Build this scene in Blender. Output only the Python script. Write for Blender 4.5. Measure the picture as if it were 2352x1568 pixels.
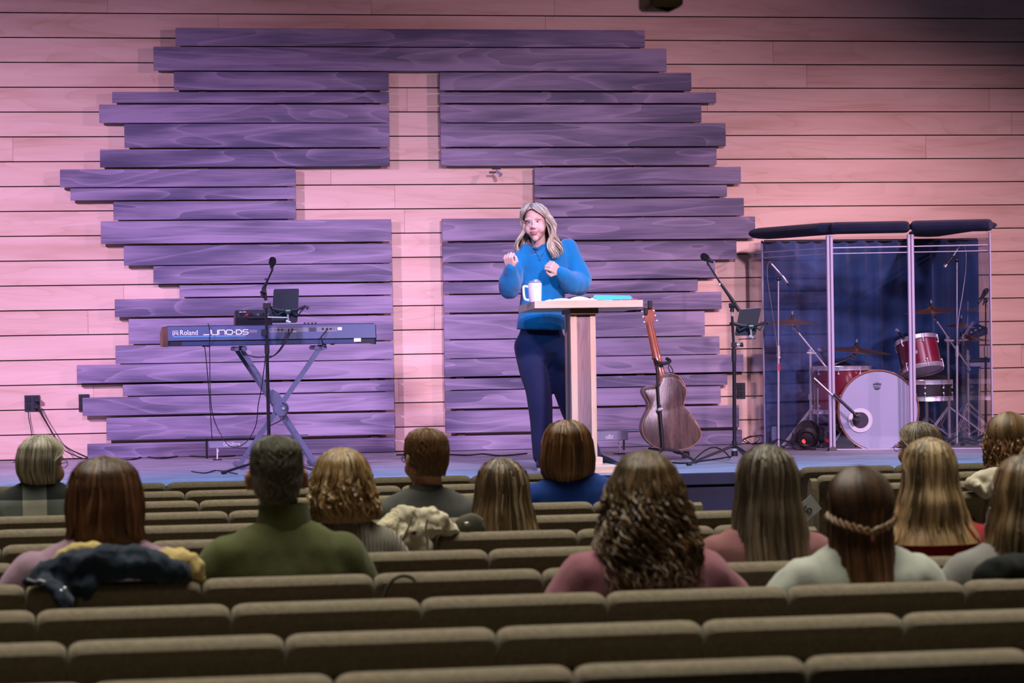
import bpy, math, random
from mathutils import Vector, Matrix, noise
random.seed(7)
for o in list(bpy.data.objects): bpy.data.objects.remove(o)
SC=bpy.context.scene; COL=SC.collection
PI=math.pi
# ---------------- camera ----------------
FPX=6615.; PSI=math.radians(10.7); ROLL=math.atan(0.0150); PITCH=math.atan((771.-784.)/FPX); CZ=1.6
def ray(px,py):
    x=px-1176; y=py-784
    c,s=math.cos(ROLL),math.sin(ROLL)
    xr=x*c-y*s; yr=x*s+y*c
    cp,sp=math.cos(PITCH),math.sin(PITCH)
    down=yr*cp-FPX*sp; fwd=yr*sp+FPX*cp
    S,C=math.sin(PSI),math.cos(PSI)
    return Vector((xr*C+fwd*S,-xr*S+fwd*C,-down))
def at(px,py,Y):            # the point at depth Y seen along a pixel ray
    r=ray(px,py); t=Y/r.y; return Vector((r.x*t,Y,CZ+r.z*t))
def atz(px,py,Z):
    r=ray(px,py); t=(Z-CZ)/r.z; return Vector((r.x*t,r.y*t,Z))
cam=bpy.data.cameras.new('camera'); co=bpy.data.objects.new('camera',cam); COL.objects.link(co)
f0=ray(1176,784).normalized(); r0=(ray(2176,784)-ray(1176,784)).normalized(); u0=r0.cross(f0)
co.matrix_world=Matrix(((r0.x,u0.x,-f0.x,0),(r0.y,u0.y,-f0.y,0),(r0.z,u0.z,-f0.z,CZ),(0,0,0,1)))
cam.sensor_width=36; cam.lens=36*FPX/2352; cam.clip_end=100; cam.clip_start=.1
cam.dof.use_dof=True; cam.dof.focus_distance=18.6; cam.dof.aperture_fstop=5.6
SC.camera=co
# ---------------- world, lights, exposure ----------------
SC.view_settings.view_transform='Standard'; SC.view_settings.look='None'; SC.view_settings.gamma=1
SC.view_settings.use_curve_mapping=False; SC.view_settings.exposure=0.0
wd=bpy.data.worlds.new('world'); SC.world=wd; wd.use_nodes=True
wd.node_tree.nodes['Background'].inputs[0].default_value=(.5,.45,.5,1)
wd.node_tree.nodes['Background'].inputs[1].default_value=.015
def aim(o,tgt):
    d=Vector(tgt)-o.location; o.rotation_euler=d.to_track_quat('-Z','Y').to_euler()
def spot(name,loc,tgt,col,power,ang,blend=.6,size=.12):
    l=bpy.data.lights.new(name,'SPOT'); l.color=col; l.energy=power; l.spot_size=math.radians(ang); l.spot_blend=blend; l.shadow_soft_size=size
    o=bpy.data.objects.new(name,l); COL.objects.link(o); o.location=loc; aim(o,tgt); return o
def area(name,loc,tgt,col,power,sx,sy,spread=180):
    l=bpy.data.lights.new(name,'AREA'); l.shape='RECTANGLE'; l.size=sx; l.size_y=sy; l.color=col; l.energy=power; l.spread=math.radians(spread)
    o=bpy.data.objects.new(name,l); COL.objects.link(o); o.location=loc; aim(o,tgt); return o
spot('stage_light_right',(11.2,14.6,4.7),(1.8,21.2,1.1),(1.0, 0.52, 0.76),1300,56,1.0,.10)
spot('stage_light_left',(-3.6,15.2,4.8),(1.0,21.2,.8),(0.84, 0.54, 1.0),3500,51,1.0,.16)
spot('stage_light_front',(4.6,9.2,5.3),(4.5,21.0,.55),(0.98, 0.68, .98),4000,35,1.0,.25)
spot('stage_light_wash',(1.0,11.5,5.2),(2.6,21.0,.7),(0.66, 0.46, 1.0),2300,34,1.0,.2)
spot('stage_light_side',(7.5,11.5,5.2),(7.2,21.0,1.4),(1.0, 0.577, 0.77),3000,29,1.0,.2)
spot('stage_light_speaker',(2.6,11.5,5.2),(3.55,17.8,2.0),(1.0, 0.85, 1.0),200,15,.8,.12)
area('stage_light_edge',(3.6,16.2,5.6),(3.6,17.35,.75),(0.14, 0.52, 1.0),110,11,.5,48)
area('house_light',(2.4,10.1,5.4),(2.4,9.6,0),(1.0, 0.935, 0.80),445,10,10,54)
area('house_light_front',(3.2,13.2,5.4),(3.2,13.2,0),(1.0, 0.9, 0.625),18,6,2,90)
# ---------------- helpers ----------------
def wm(o):
    m=Matrix.Identity(4)
    while o is not None:
        m=Matrix.LocRotScale(o.location,o.rotation_euler,o.scale)@m; o=o.parent
    return m
def tag(o,label=None,cat=None,group=None,kind=None):
    if label: o['label']=label
    if cat: o['category']=cat
    if group: o['group']=group
    if kind: o['kind']=kind
    return o
def thing(name,label,cat,loc=(0,0,0),rz=0,group=None):
    o=bpy.data.objects.new(name,None); COL.objects.link(o); o.empty_display_size=.1
    o.location=loc; o.rotation_euler=(0,0,rz); return tag(o,label,cat,group)
def basis(d):
    d=d.normalized(); a=Vector((0,0,1)) if abs(d.z)<.9 else Vector((0,1,0))
    u=d.cross(a).normalized(); v=u.cross(d).normalized()
    return u,v
class MB:
    def __init__(s): s.v=[]; s.f=[]; s.sm=[]; s.c=None
    def add(s,vs,fs,smooth=True):
        b=len(s.v); s.v+= [tuple(x) for x in vs]; s.f+=[tuple(b+i for i in f) for f in fs]; s.sm+=[smooth]*len(fs); return s
    def box(s,a,b,bev=0,M=None):
        x0,x1=sorted((a[0],b[0])); y0,y1=sorted((a[1],b[1])); z0,z1=sorted((a[2],b[2]))
        if bev<=0:
            vs=[(x,y,z) for z in (z0,z1) for x,y in ((x0,y0),(x1,y0),(x1,y1),(x0,y1))]
            fs=[(3,2,1,0),(4,5,6,7),(0,1,5,4),(1,2,6,5),(2,3,7,6),(3,0,4,7)]
        else:
            def ring(z,i): 
                return [(x0+i,y0,z),(x1-i,y0,z),(x1,y0+i,z),(x1,y1-i,z),(x1-i,y1,z),(x0+i,y1,z),(x0,y1-i,z),(x0,y0+i,z)]
            def inr(z): return [(x0+bev,y0+bev,z),(x1-bev,y0+bev,z),(x1-bev,y0+bev,z),(x1-bev,y1-bev,z),(x1-bev,y1-bev,z),(x0+bev,y1-bev,z),(x0+bev,y1-bev,z),(x0+bev,y0+bev,z)]
            vs=inr(z0)+ring(z0+bev,bev)+ring(z1-bev,bev)+inr(z1)
            fs=[]
            for r in range(3):
                for i in range(8):
                    j=(i+1)%8; q=(8*r+i,8*r+j,8*r+8+j,8*r+8+i)
                    fs.append(q)
            fs.append((0,7,5,3)); fs.append((24,26,28,30))
        if M is not None: vs=[M@Vector(v) for v in vs]
        return s.add(vs,fs,False)
    def rings(s,rs,cap=True,smooth=True,closed=True):
        n=len(rs[0]); vs=[p for r in rs for p in r]; fs=[]
        for k in range(len(rs)-1):
            for i in range(n if closed else n-1):
                j=(i+1)%n; fs.append((k*n+i,k*n+j,k*n+n+j,k*n+n+i))
        if cap and closed: fs.append(tuple(reversed(range(n)))); fs.append(tuple(range(len(vs)-n,len(vs))))
        return s.add(vs,fs,smooth)
    def cyl(s,a,b,r0,r1=None,n=12,smooth=True):
        a=Vector(a); b=Vector(b); r1=r0 if r1 is None else r1; u,v=basis(b-a)
        R=lambda c,r:[c+u*(r*math.cos(2*PI*i/n))+v*(r*math.sin(2*PI*i/n)) for i in range(n)]
        return s.rings([R(a,r0),R(b,r1)],True,smooth)
    def tube(s,pts,r,n=8,cap=True):
        pts=[Vector(p) for p in pts]; m=len(pts); rs=[]
        rr=r if isinstance(r,(list,tuple)) else [r]*m
        d=(pts[1]-pts[0]).normalized(); u,v=basis(d)
        for k in range(m):
            t=(pts[min(k+1,m-1)]-pts[max(k-1,0)])
            if t.length<1e-9: t=d
            t=t.normalized(); u=(u-t*u.dot(t)); u=u.normalized() if u.length>1e-6 else basis(t)[0]; v=t.cross(u); 
            q=rr[k]; qa,qb=(q if isinstance(q,(list,tuple)) else (q,q))
            rs.append([pts[k]+u*(qa*math.cos(2*PI*i/n))+v*(qb*math.sin(2*PI*i/n)) for i in range(n)])
        return s.rings(rs,cap)
    def lathe(s,prof,o=(0,0,0),d=(0,0,1),n=24,smooth=True,cap=True,sq=(1,1)):
        o=Vector(o); d=Vector(d).normalized(); u,v=basis(d)
        if abs(d.z)>.999: u,v=Vector((1,0,0)),Vector((0,1,0))*(1 if d.z>0 else -1)
        rs=[[o+d*h+u*(r*sq[0]*math.cos(2*PI*i/n))+v*(r*sq[1]*math.sin(2*PI*i/n)) for i in range(n)] for r,h in prof]
        return s.rings(rs,cap,smooth)
    def ell(s,c,r,n=16,m=10,M=None):
        rs=[]
        for k in range(m+1):
            t=PI*(k+.02 if k==0 else (k-.02 if k==m else k))/m
            rs.append([Vector((r[0]*math.sin(t)*math.cos(2*PI*i/n),r[1]*math.sin(t)*math.sin(2*PI*i/n),-r[2]*math.cos(t))) for i in range(n)])
        if M is not None: rs=[[M@p for p in q] for q in rs]
        c=Vector(c); rs=[[c+p for p in q] for q in rs]
        return s.rings(rs)
    def prism(s,out,a0,a1,axis='y',smooth=False):
        # out: 2D outline; extruded between a0 and a1 along axis
        f={'y':lambda p,a:(p[0],a,p[1]),'z':lambda p,a:(p[0],p[1],a),'x':lambda p,a:(a,p[0],p[1])}[axis]
        return s.rings([[Vector(f(p,a0)) for p in out],[Vector(f(p,a1)) for p in out]],True,smooth)
    def build(s,name,m,parent=None,world=True,col=None,extra=None):
        me=bpy.data.meshes.new(name)
        vs=s.v
        if parent is not None and world:
            inv=wm(parent).inverted(); vs=[tuple(inv@Vector(v)) for v in vs]
        me.from_pydata(vs,[],s.f); me.polygons.foreach_set('use_smooth',s.sm)
        if m: me.materials.append(m)
        if col is not None:
            at_=me.color_attributes.new('Col','FLOAT_COLOR','POINT')
            at_.data.foreach_set('color',[c for q in col for c in (q[0],q[1],q[2],1)])
        me.update()
        import bmesh
        bm=bmesh.new(); bm.from_mesh(me); bmesh.ops.recalc_face_normals(bm,faces=bm.faces); bm.to_mesh(me); bm.free()
        try: me.set_sharp_from_angle(angle=math.radians(42))
        except Exception: pass
        o=bpy.data.objects.new(name,me); COL.objects.link(o)
        if parent is not None: o.parent=parent
        return o
def solo(mb,name,m,label,cat,loc=None,group=None,col=None):
    """a thing that is one mesh; its origin goes to loc"""
    if loc is None:
        xs=[v[0] for v in mb.v]; ys=[v[1] for v in mb.v]; zs=[v[2] for v in mb.v]
        loc=((min(xs)+max(xs))/2,(min(ys)+max(ys))/2,min(zs))
    mb.v=[(v[0]-loc[0],v[1]-loc[1],v[2]-loc[2]) for v in mb.v]
    o=mb.build(name,m,None,False,col); o.location=loc; return tag(o,label,cat,group)
def dup(root):
    r=root.copy(); COL.objects.link(r)
    for ch in list(root.children):
        c=ch.copy(); COL.objects.link(c); c.parent=r
        for g in list(ch.children):
            d=g.copy(); COL.objects.link(d); d.parent=c
    return r
def spline(pts,n=8):
    P=[Vector(p) for p in pts]; out=[]
    for i in range(len(P)-1):
        p0=P[max(i-1,0)]; p1=P[i]; p2=P[i+1]; p3=P[min(i+2,len(P)-1)]
        for k in range(n):
            t=k/n; out.append(.5*((2*p1)+(p2-p0)*t+(2*p0-5*p1+4*p2-p3)*t*t+(3*p1-p0-3*p2+p3)*t*t*t))
    out.append(P[-1]); return out
# ---------------- materials ----------------
def mat(name,col,rough=.6,metal=0,spec=.4,bump=0,bscale=200,var=0,vscale=6,emit=None,sheen=0,coat=0):
    m=bpy.data.materials.new(name); m.use_nodes=True; nt=m.node_tree; p=nt.nodes['Principled BSDF']
    c=(col[0],col[1],col[2],1); p.inputs['Base Color'].default_value=c
    p.inputs['Roughness'].default_value=rough; p.inputs['Metallic'].default_value=metal; p.inputs['Specular IOR Level'].default_value=spec
    if sheen: p.inputs['Sheen Weight'].default_value=sheen
    if coat: p.inputs['Coat Weight'].default_value=coat
    if emit: p.inputs['Emission Color'].default_value=(emit[0],emit[1],emit[2],1); p.inputs['Emission Strength'].default_value=emit[3]
    tc=nt.nodes.new('ShaderNodeTexCoord')
    if bump:
        nz=nt.nodes.new('ShaderNodeTexNoise'); nz.inputs['Scale'].default_value=bscale; nt.links.new(tc.outputs['Object'],nz.inputs['Vector'])
        b=nt.nodes.new('ShaderNodeBump'); b.inputs['Strength'].default_value=bump; b.inputs['Distance'].default_value=.01
        nt.links.new(nz.outputs[0],b.inputs['Height']); nt.links.new(b.outputs[0],p.inputs['Normal'])
    if var:
        nz=nt.nodes.new('ShaderNodeTexNoise'); nz.inputs['Scale'].default_value=vscale; nz.inputs['Detail'].default_value=4; nt.links.new(tc.outputs['Object'],nz.inputs['Vector'])
        r=nt.nodes.new('ShaderNodeValToRGB'); e=r.color_ramp.elements
        e[0].position=.3; e[1].position=.7
        e[0].color=tuple(max(0,x*(1-var)) for x in c[:3])+(1,); e[1].color=tuple(min(1,x*(1+var)) for x in c[:3])+(1,)
        nt.links.new(nz.outputs[0],r.inputs[0]); nt.links.new(r.outputs[0],p.inputs['Base Color'])
    return m
def wood(name,dark,mid,light,rough=.55,axis=0,sc=1.0,cathedral=1.0,fine=.5,spec=.3,freq=11,pe=3.5):
    """long grain along one axis: contour lines of a stretched noise give the cathedral figure"""
    m=bpy.data.materials.new(name); m.use_nodes=True; nt=m.node_tree; L=nt.links; N=nt.nodes; p=N['Principled BSDF']
    p.inputs['Roughness'].default_value=rough; p.inputs['Specular IOR Level'].default_value=spec
    tc=N.new('ShaderNodeTexCoord'); oi=N.new('ShaderNodeObjectInfo')
    off=N.new('ShaderNodeVectorMath'); off.operation='MULTIPLY_ADD'
    L.new(oi.outputs['Random'],off.inputs[0]); off.inputs[1].default_value=(37,19,53); L.new(tc.outputs['Object'],off.inputs[2])
    def nz(scale_long,scale_cross,detail=2,dist=0):
        mp=N.new('ShaderNodeMapping'); s=[scale_cross]*3; s[axis]=scale_long; mp.inputs['Scale'].default_value=s
        L.new(off.outputs[0],mp.inputs['Vector']); n=N.new('ShaderNodeTexNoise'); n.inputs['Scale'].default_value=1; n.inputs['Detail'].default_value=detail; n.inputs['Distortion'].default_value=dist
        L.new(mp.outputs[0],n.inputs['Vector']); return n
    a=nz(.8*sc,6.5*sc,1.2,.5)
    mul=N.new('ShaderNodeMath'); mul.operation='MULTIPLY'; mul.inputs[1].default_value=freq; L.new(a.outputs[0],mul.inputs[0])
    fr=N.new('ShaderNodeMath'); fr.operation='FRACT'; L.new(mul.outputs[0],fr.inputs[0])
    pw=N.new('ShaderNodeMath'); pw.operation='POWER'; pw.inputs[1].default_value=pe; L.new(fr.outputs[0],pw.inputs[0])
    am=N.new('ShaderNodeMath'); am.operation='MULTIPLY'; am.inputs[1].default_value=.42*cathedral; L.new(pw.outputs[0],am.inputs[0])
    b=nz(1.2*sc,10*sc,4,.2); c=nz(4*sc,160*sc,2)
    bm=N.new('ShaderNodeMath'); bm.operation='MULTIPLY_ADD'; bm.inputs[1].default_value=1.5; bm.inputs[2].default_value=-.42; L.new(b.outputs[0],bm.inputs[0])
    cm=N.new('ShaderNodeMath'); cm.operation='MULTIPLY_ADD'; cm.inputs[1].default_value=fine; L.new(c.outputs[0],cm.inputs[0]); L.new(bm.outputs[0],cm.inputs[2])
    sb=N.new('ShaderNodeMath'); sb.operation='SUBTRACT'; L.new(cm.outputs[0],sb.inputs[0]); L.new(am.outputs[0],sb.inputs[1])
    rnd=N.new('ShaderNodeMath'); rnd.operation='MULTIPLY_ADD'; rnd.inputs[1].default_value=.16; L.new(oi.outputs['Random'],rnd.inputs[0]); L.new(sb.outputs[0],rnd.inputs[2])
    r=N.new('ShaderNodeValToRGB'); e=r.color_ramp.elements; e[0].position=.0; e[1].position=.85
    e[0].color=dark+(1,); e[1].color=light+(1,); q=e.new(.42); q.color=mid+(1,)
    L.new(rnd.outputs[0],r.inputs[0]); L.new(r.outputs[0],p.inputs['Base Color'])
    bp=N.new('ShaderNodeBump'); bp.inputs['Strength'].default_value=.15; bp.inputs['Distance'].default_value=.004; L.new(c.outputs[0],bp.inputs['Height']); L.new(bp.outputs[0],p.inputs['Normal'])
    return m
def vcol(name,rough=.5,spec=.4,bump=0,bscale=(300,300,8),sss=0,sheen=0):
    m=bpy.data.materials.new(name); m.use_nodes=True; nt=m.node_tree; p=nt.nodes['Principled BSDF']
    a=nt.nodes.new('ShaderNodeAttribute'); a.attribute_name='Col'; nt.links.new(a.outputs['Color'],p.inputs['Base Color'])
    p.inputs['Roughness'].default_value=rough; p.inputs['Specular IOR Level'].default_value=spec
    if sss: p.inputs['Subsurface Weight'].default_value=sss; p.inputs['Subsurface Radius'].default_value=(.01,.004,.002)
    if sheen: p.inputs['Sheen Weight'].default_value=sheen
    if bump:
        tc=nt.nodes.new('ShaderNodeTexCoord'); mp=nt.nodes.new('ShaderNodeMapping'); mp.inputs['Scale'].default_value=bscale
        nz=nt.nodes.new('ShaderNodeTexNoise'); nz.inputs['Scale'].default_value=1; nz.inputs['Detail'].default_value=3
        b=nt.nodes.new('ShaderNodeBump'); b.inputs['Strength'].default_value=bump; b.inputs['Distance'].default_value=.01
        nt.links.new(tc.outputs['Object'],mp.inputs[0]); nt.links.new(mp.outputs[0],nz.inputs[0]); nt.links.new(nz.outputs[0],b.inputs['Height']); nt.links.new(b.outputs[0],p.inputs['Normal'])
    return m
M_PINE=wood('pine_board',(.54,.35,.25),(.69,.49,.395),(.78,.58,.48),.5,0,.8,.45,.18,.3,9)
M_PLANK=wood('stained_plank',(.036,.034,.068),(.108,.097,.168),(.30,.25,.37),.5,0,.75,-.6,.32,.3,9,5)
M_MAPLE=wood('maple',(.55,.38,.24),(.72,.53,.36),(.80,.62,.45),.4,2,1.5,.3,.2)
M_MAPLEX=wood('maple_top',(.55,.38,.24),(.72,.53,.36),(.80,.62,.45),.4,0,1.5,.3,.2)
M_WALNUT=wood('walnut_panel',(.14,.085,.085),(.25,.165,.17),(.38,.26,.26),.45,2,1.5,.5,.4)
M_BLACK=mat('black_plastic',(.018,.018,.022),.42)
M_BLKMET=mat('black_metal',(.02,.02,.025),.35,.3)
M_CHROME=mat('chrome',(.85,.86,.92),.25,.75)
M_STEEL=mat('brushed_steel',(.6,.6,.65),.35,.7)
M_RUBBER=mat('black_rubber',(.02,.02,.02),.8)
M_WHITE=mat('white_print',(.85,.85,.85),.5)
M_CABLE=mat('black_cable',(.015,.015,.018),.55)
def text_mb(body,size,thick=.0006,align='LEFT'):
    """lettering as flat mesh in the XZ plane facing -Y, origin at the left of the base line"""
    cu=bpy.data.curves.new('t','FONT'); cu.body=body; cu.size=size; cu.extrude=thick; cu.align_x=align; cu.resolution_u=3
    ob=bpy.data.objects.new('t',cu); COL.objects.link(ob); dg=bpy.context.evaluated_depsgraph_get(); dg.update()
    me=bpy.data.meshes.new_from_object(ob.evaluated_get(dg)); 
    vs=[Vector((v.co.x,-v.co.z,v.co.y)) for v in me.vertices]; fs=[tuple(p.vertices) for p in me.polygons]
    bpy.data.objects.remove(ob); bpy.data.curves.remove(cu); bpy.data.meshes.remove(me)
    return vs,fs
def place(mb,vf,M,sx=1):
    mb.add([M@Vector((v.x*sx,v.y,v.z)) for v in vf[0]],vf[1],False)
def remesh(mb,voxel,smooth=6,fac=.5):
    """union of overlapping solids into one continuous skin"""
    me=bpy.data.meshes.new('r'); me.from_pydata(mb.v,[],mb.f); me.update()
    import bmesh
    bm=bmesh.new(); bm.from_mesh(me); bmesh.ops.recalc_face_normals(bm,faces=bm.faces); bm.to_mesh(me); bm.free()
    ob=bpy.data.objects.new('r',me); COL.objects.link(ob)
    r=ob.modifiers.new('r','REMESH'); r.mode='VOXEL'; r.voxel_size=voxel; r.adaptivity=0
    s=ob.modifiers.new('s','SMOOTH'); s.iterations=smooth; s.factor=fac
    dg=bpy.context.evaluated_depsgraph_get(); dg.update()
    e=ob.evaluated_get(dg).to_mesh()
    out=MB(); out.v=[tuple(v.co) for v in e.vertices]; out.f=[tuple(p.vertices) for p in e.polygons]; out.sm=[True]*len(out.f)
    ob.evaluated_get(dg).to_mesh_clear(); bpy.data.objects.remove(ob); bpy.data.meshes.remove(me)
    return out
def L1(t,tab):
    if t<=tab[0][0]: return tab[0][1:]
    for a,b in zip(tab,tab[1:]):
        if t<=b[0]:
            k=(t-a[0])/(b[0]-a[0]); k=k*k*(3-2*k)*.5+k*.5
            return tuple(x+(y-x)*k for x,y in zip(a[1:],b[1:]))
    return tab[-1][1:]
# ================= room =================
M_CARPET=mat('dark_carpet',(.045,.04,.04),.95,0,.1,.4,400,.3,30)
M_DARKWALL=mat('dark_paint',(.10,.085,.075),.8)
STZ=.75; YF=16.93; YW=21.2
def struct(mb,name,m,loc=(0,0,0)):
    o=mb.build(name,m,None,False); o['kind']='structure'; return o
struct(MB().box((-9,-2,-.1),(18,21.6,0)),'floor',M_CARPET)
struct(MB().box((-9,-2,6.2),(18,21.6,6.3)),'ceiling',M_DARKWALL)
struct(MB().box((-9.1,-2,0),(-9,21.6,6.2)),'wall_left',M_DARKWALL)
struct(MB().box((18,-2,0),(18.1,21.6,6.2)),'wall_right',M_DARKWALL)
# stage floor: streaky blue-grey plank-look vinyl
def stage_mat():
    m=bpy.data.materials.new('stage_vinyl'); m.use_nodes=True; nt=m.node_tree; N=nt.nodes; L=nt.links; p=N['Principled BSDF']
    tc=N.new('ShaderNodeTexCoord')
    def nz(s,d):
        mp=N.new('ShaderNodeMapping'); mp.inputs['Scale'].default_value=s; L.new(tc.outputs['Object'],mp.inputs[0])
        n=N.new('ShaderNodeTexNoise'); n.inputs['Scale'].default_value=1; n.inputs['Detail'].default_value=d; L.new(mp.outputs[0],n.inputs[0]); return n
    a=nz((3,22,1),5); b=nz((.5,2,1),2); mx=N.new('ShaderNodeMath'); mx.operation='MULTIPLY_ADD'; mx.inputs[1].default_value=.35
    L.new(b.outputs[0],mx.inputs[0]); L.new(a.outputs[0],mx.inputs[2])
    r=N.new('ShaderNodeValToRGB'); e=r.color_ramp.elements; e[0].position=.38; e[1].position=.85
    e[0].color=(.075,.075,.095,1); e[1].color=(.40,.40,.46,1); q=e.new(.55); q.color=(.205,.205,.25,1)
    L.new(mx.outputs[0],r.inputs[0]); L.new(r.outputs[0],p.inputs['Base Color']); p.inputs['Roughness'].default_value=.5
    return m
M_STAGE=stage_mat()
M_FASCIA=mat('stage_fascia_paint',(.016,.020,.040),.6,0,.3,0,0,.2,5)
struct(MB().box((-6,YF+.02,STZ-.06),(14,YW,STZ)),'floor_stage',M_STAGE)
struct(MB().box((-6,YF,STZ-.07),(14,YF+.03,STZ+.002),.004),'trim_1',M_FASCIA)
fz=MB().box((-6,YF+.03,0),(14,YF+.06,STZ-.06))
fa=struct(fz,'wall_stage_front',M_FASCIA)
for i in range(16):
    x0=-6+i*1.25
    MB().box((x0+.006,YF+.012,.06),(x0+1.244,YF+.03,STZ-.09),.003).build('panel',M_FASCIA,fa)
# back wall of pine boards, every board its own piece
wall=struct(MB().box((-6,YW+.02,0),(14,YW+.14,6.2)),'wall_back',mat('batten_black',(.01,.01,.012),.9))
P0=at(0,30,YW).z; PITCHB=.1802
joints={0:[858],1:[],2:[],3:[1190],4:[],6:[],7:[760],8:[],13:[197]}
nrow=0
zt=P0
rows=[]
k=-12
while True:
    z1=P0-(k)*PITCHB+.18; z0=z1-PITCHB+.0075
    if z1<STZ+.02: break
    rows.append((k,max(z0,STZ),z1)); k+=1
for (k,z0,z1) in rows:
    rr=random.Random(k*7+3)
    xs=[-6]
    x=-6+rr.uniform(.6,2.4)
    while x<14:
        xs.append(x); x+=rr.uniform(2.0,4.2)
    xs.append(14)
    pj=[at(j,400,YW).x for j in joints.get(k,[])]
    if pj: xs=sorted([q for q in xs if all(abs(q-w)>1.2 for w in pj)]+pj)
    for a,b in zip(xs,xs[1:]):
        if b<-1 or a>10:
            pass
        c=((a+b)/2,YW,(z0+z1)/2)
        mb=MB().box((a-c[0]+.0006,0,z0-c[2]),(b-c[0]-.0006,.02,z1-c[2]),.0012)
        o=mb.build('plank',M_PINE,wall,False); o.location=(c[0],c[1],c[2])
# dark plank cross feature
PR=[(64,105,[(404,1481)]),(107,161.5,[(353,1531)]),(164.5,206.7,[(400,893),(1010,1588)]),(211,236,[(258,893.5),(1010.5,1645)]),
(240,282,[(228,894),(1011,1611)]),(284,339,[(286,894.5),(1012,1667)]),(343,384,[(230,895),(1013,1646)]),(389,430,[(138,679),(1228,1702)]),
(432.5,460,[(162,679.5),(1228,1670)]),(463,505,[(261,680),(1228,1709)]),(508,560,[(232,899),(1016,1735)]),(564,609.5,[(285,900),(1017,1692)]),
(611,652,[(353,901),(1018,1643)]),(655,682,[(413,902),(1019,1603)]),(687,728,[(264,902.5),(1020,1658)]),(732,790,[(296,903),(1020.5,1619)]),
(793,835,[(266,904),(1021,1653)]),(838,880,[(177,904.5),(1021.5,1708)]),(883,909,[(283,905),(1022,1671)]),(913,955,[(190,906),(1023,1656)]),
(959,1011,[(245,907),(1024,1698)]),(1019,1053,[(201,907.5),(1025,1705)])]
art=thing('plank_wall_feature','wide feature of dark purple-brown planks on the pine wall leaving a cross-shaped opening','wall decoration',(3.3,YW,STZ))
PT=.075
zprev=None
for (t,b,segs) in PR:
    xl=segs[0][0]
    zt=at(xl+10,t,YW-PT).z; zb=at(xl+10,b,YW-PT).z
    if zprev is not None: zt=min(zt,zprev-.006)
    if b>1040: zb=STZ+.004
    zprev=zb
    ym=(t+b)/2
    for (a,c) in segs:
        X0=at(a,ym,YW-PT).x; X1=at(c,ym,YW-PT).x
        cc=((X0+X1)/2,YW-PT,(zt+zb)/2)
        mb=MB().box((X0-cc[0],0,zb-cc[2]),(X1-cc[0],.032,zt-cc[2]),.0022)
        o=mb.build('plank',M_PLANK,art,False); o.location=Vector(cc)-art.location
# furring strips that carry the planks
M_FUR=mat('furring_wood',(.10,.04,.03),.8)
for X,za,zb in [(1.72,1.0,3.5),(2.3,.76,3.85),(2.95,.76,2.45),(2.95,2.90,3.85),(3.6,.76,2.45),(3.6,2.90,3.85),(4.28,.76,3.85),(4.98,.76,3.85)]:
    MB().box((X-.03,YW-PT+.032,za),(X+.03,YW,zb)).build('furring_strip',M_FUR,art)
# wall outlets
def outlet(px,py,w,h,label,plugs):
    c=at(px,py,YW-.012); s=1/316.
    t=thing('outlet_box',label,'outlet',(c.x,YW,c.z-h*s/2))
    W,H=w*s/2,h*s/2
    MB().box((c.x-W,YW-.012,c.z-H),(c.x+W,YW,c.z+H),.002).build('cover_plate',M_OUT,t)
    for dx in (-.5,.5):
        for dz in (-.45,.45):
            MB().box((c.x+dx*W-.016,YW-.016,c.z+dz*H-.02),(c.x+dx*W+.016,YW-.012,c.z+dz*H+.02),.002).build('socket',M_BLACK,t)
    return t,c
M_OUT=mat('black_outlet_plate',(.03,.035,.05),.4)
to,c1=outlet(74,926,35,37,'black double outlet plate on pine wall at far left with two plugs',1)
M_PLUG=mat('dark_plug',(.02,.02,.025),.5)
for (px,py) in [(85,918),(84,934)]:
    q=at(px,py,YW-.03); MB().box((q.x-.018,YW-.06,q.z-.014),(q.x+.018,YW-.014,q.z+.014),.004).build('plug',M_PLUG,to)
outlet(193,925,24,40,'black outlet box half hidden behind the left ends of the dark planks',0)
outlet(1702,897,22,38,'black outlet plate on pine wall just left of the drum shield',0)
def cable(name,label,pts,r=.004,group=None,mt=None,n=6):
    mb=MB().tube(spline(pts,6),r,n); return solo(mb,name,mt or M_CABLE,label,'cable',None,group)
cable('power_cable','black power cable hanging from the far left outlet to the right along stage floor',
 [at(88,938,YW-.06),at(97,955,YW-.07),at(112,980,YW-.08),at(128,1006,YW-.1),at(155,1028,YW-.14),at(178,1040,YW-.2),atz(205,1052,STZ+.006)],.005)
cable('power_cable','second black power cable hanging close beside the first from far left outlet',
 [at(90,935,YW-.05),at(103,962,YW-.06),at(120,992,YW-.07),at(136,1018,YW-.1),at(150,1035,YW-.14),at(170,1045,YW-.2),atz(202,1056,STZ+.006)],.004)
cable('thin_cable','thin dark cable dropping straight down from the left side of far left outlet',
 [at(65,944,YW-.02),at(66,960,YW-.02),at(71,985,YW-.02),at(72,1003,YW-.02),at(62,1040,YW-.05),atz(30,1062,STZ+.005)],.003)
# cables along the foot of the wall
cable('floor_cable','black cable lying along the foot of the plank wall at left',[atz(x,y,STZ+.006) for x,y in [(200,1050),(250,1053),(300,1055),(330,1049),(370,1052),(420,1047),(480,1049),(540,1046)]],.006)
cable('floor_cable','black cable lying along the foot of the plank wall behind the lectern',[atz(x,y,STZ+.006) for x,y in [(910,1044),(1000,1042),(1070,1045),(1110,1042),(1150,1046),(1210,1041)]],.006)
cable('floor_cable','thin cable squiggling on stage floor left of the keyboard stand',[atz(x,y,STZ+.005) for x,y in [(440,1082),(470,1086),(495,1080),(520,1083),(545,1088)]],.004)
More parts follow.
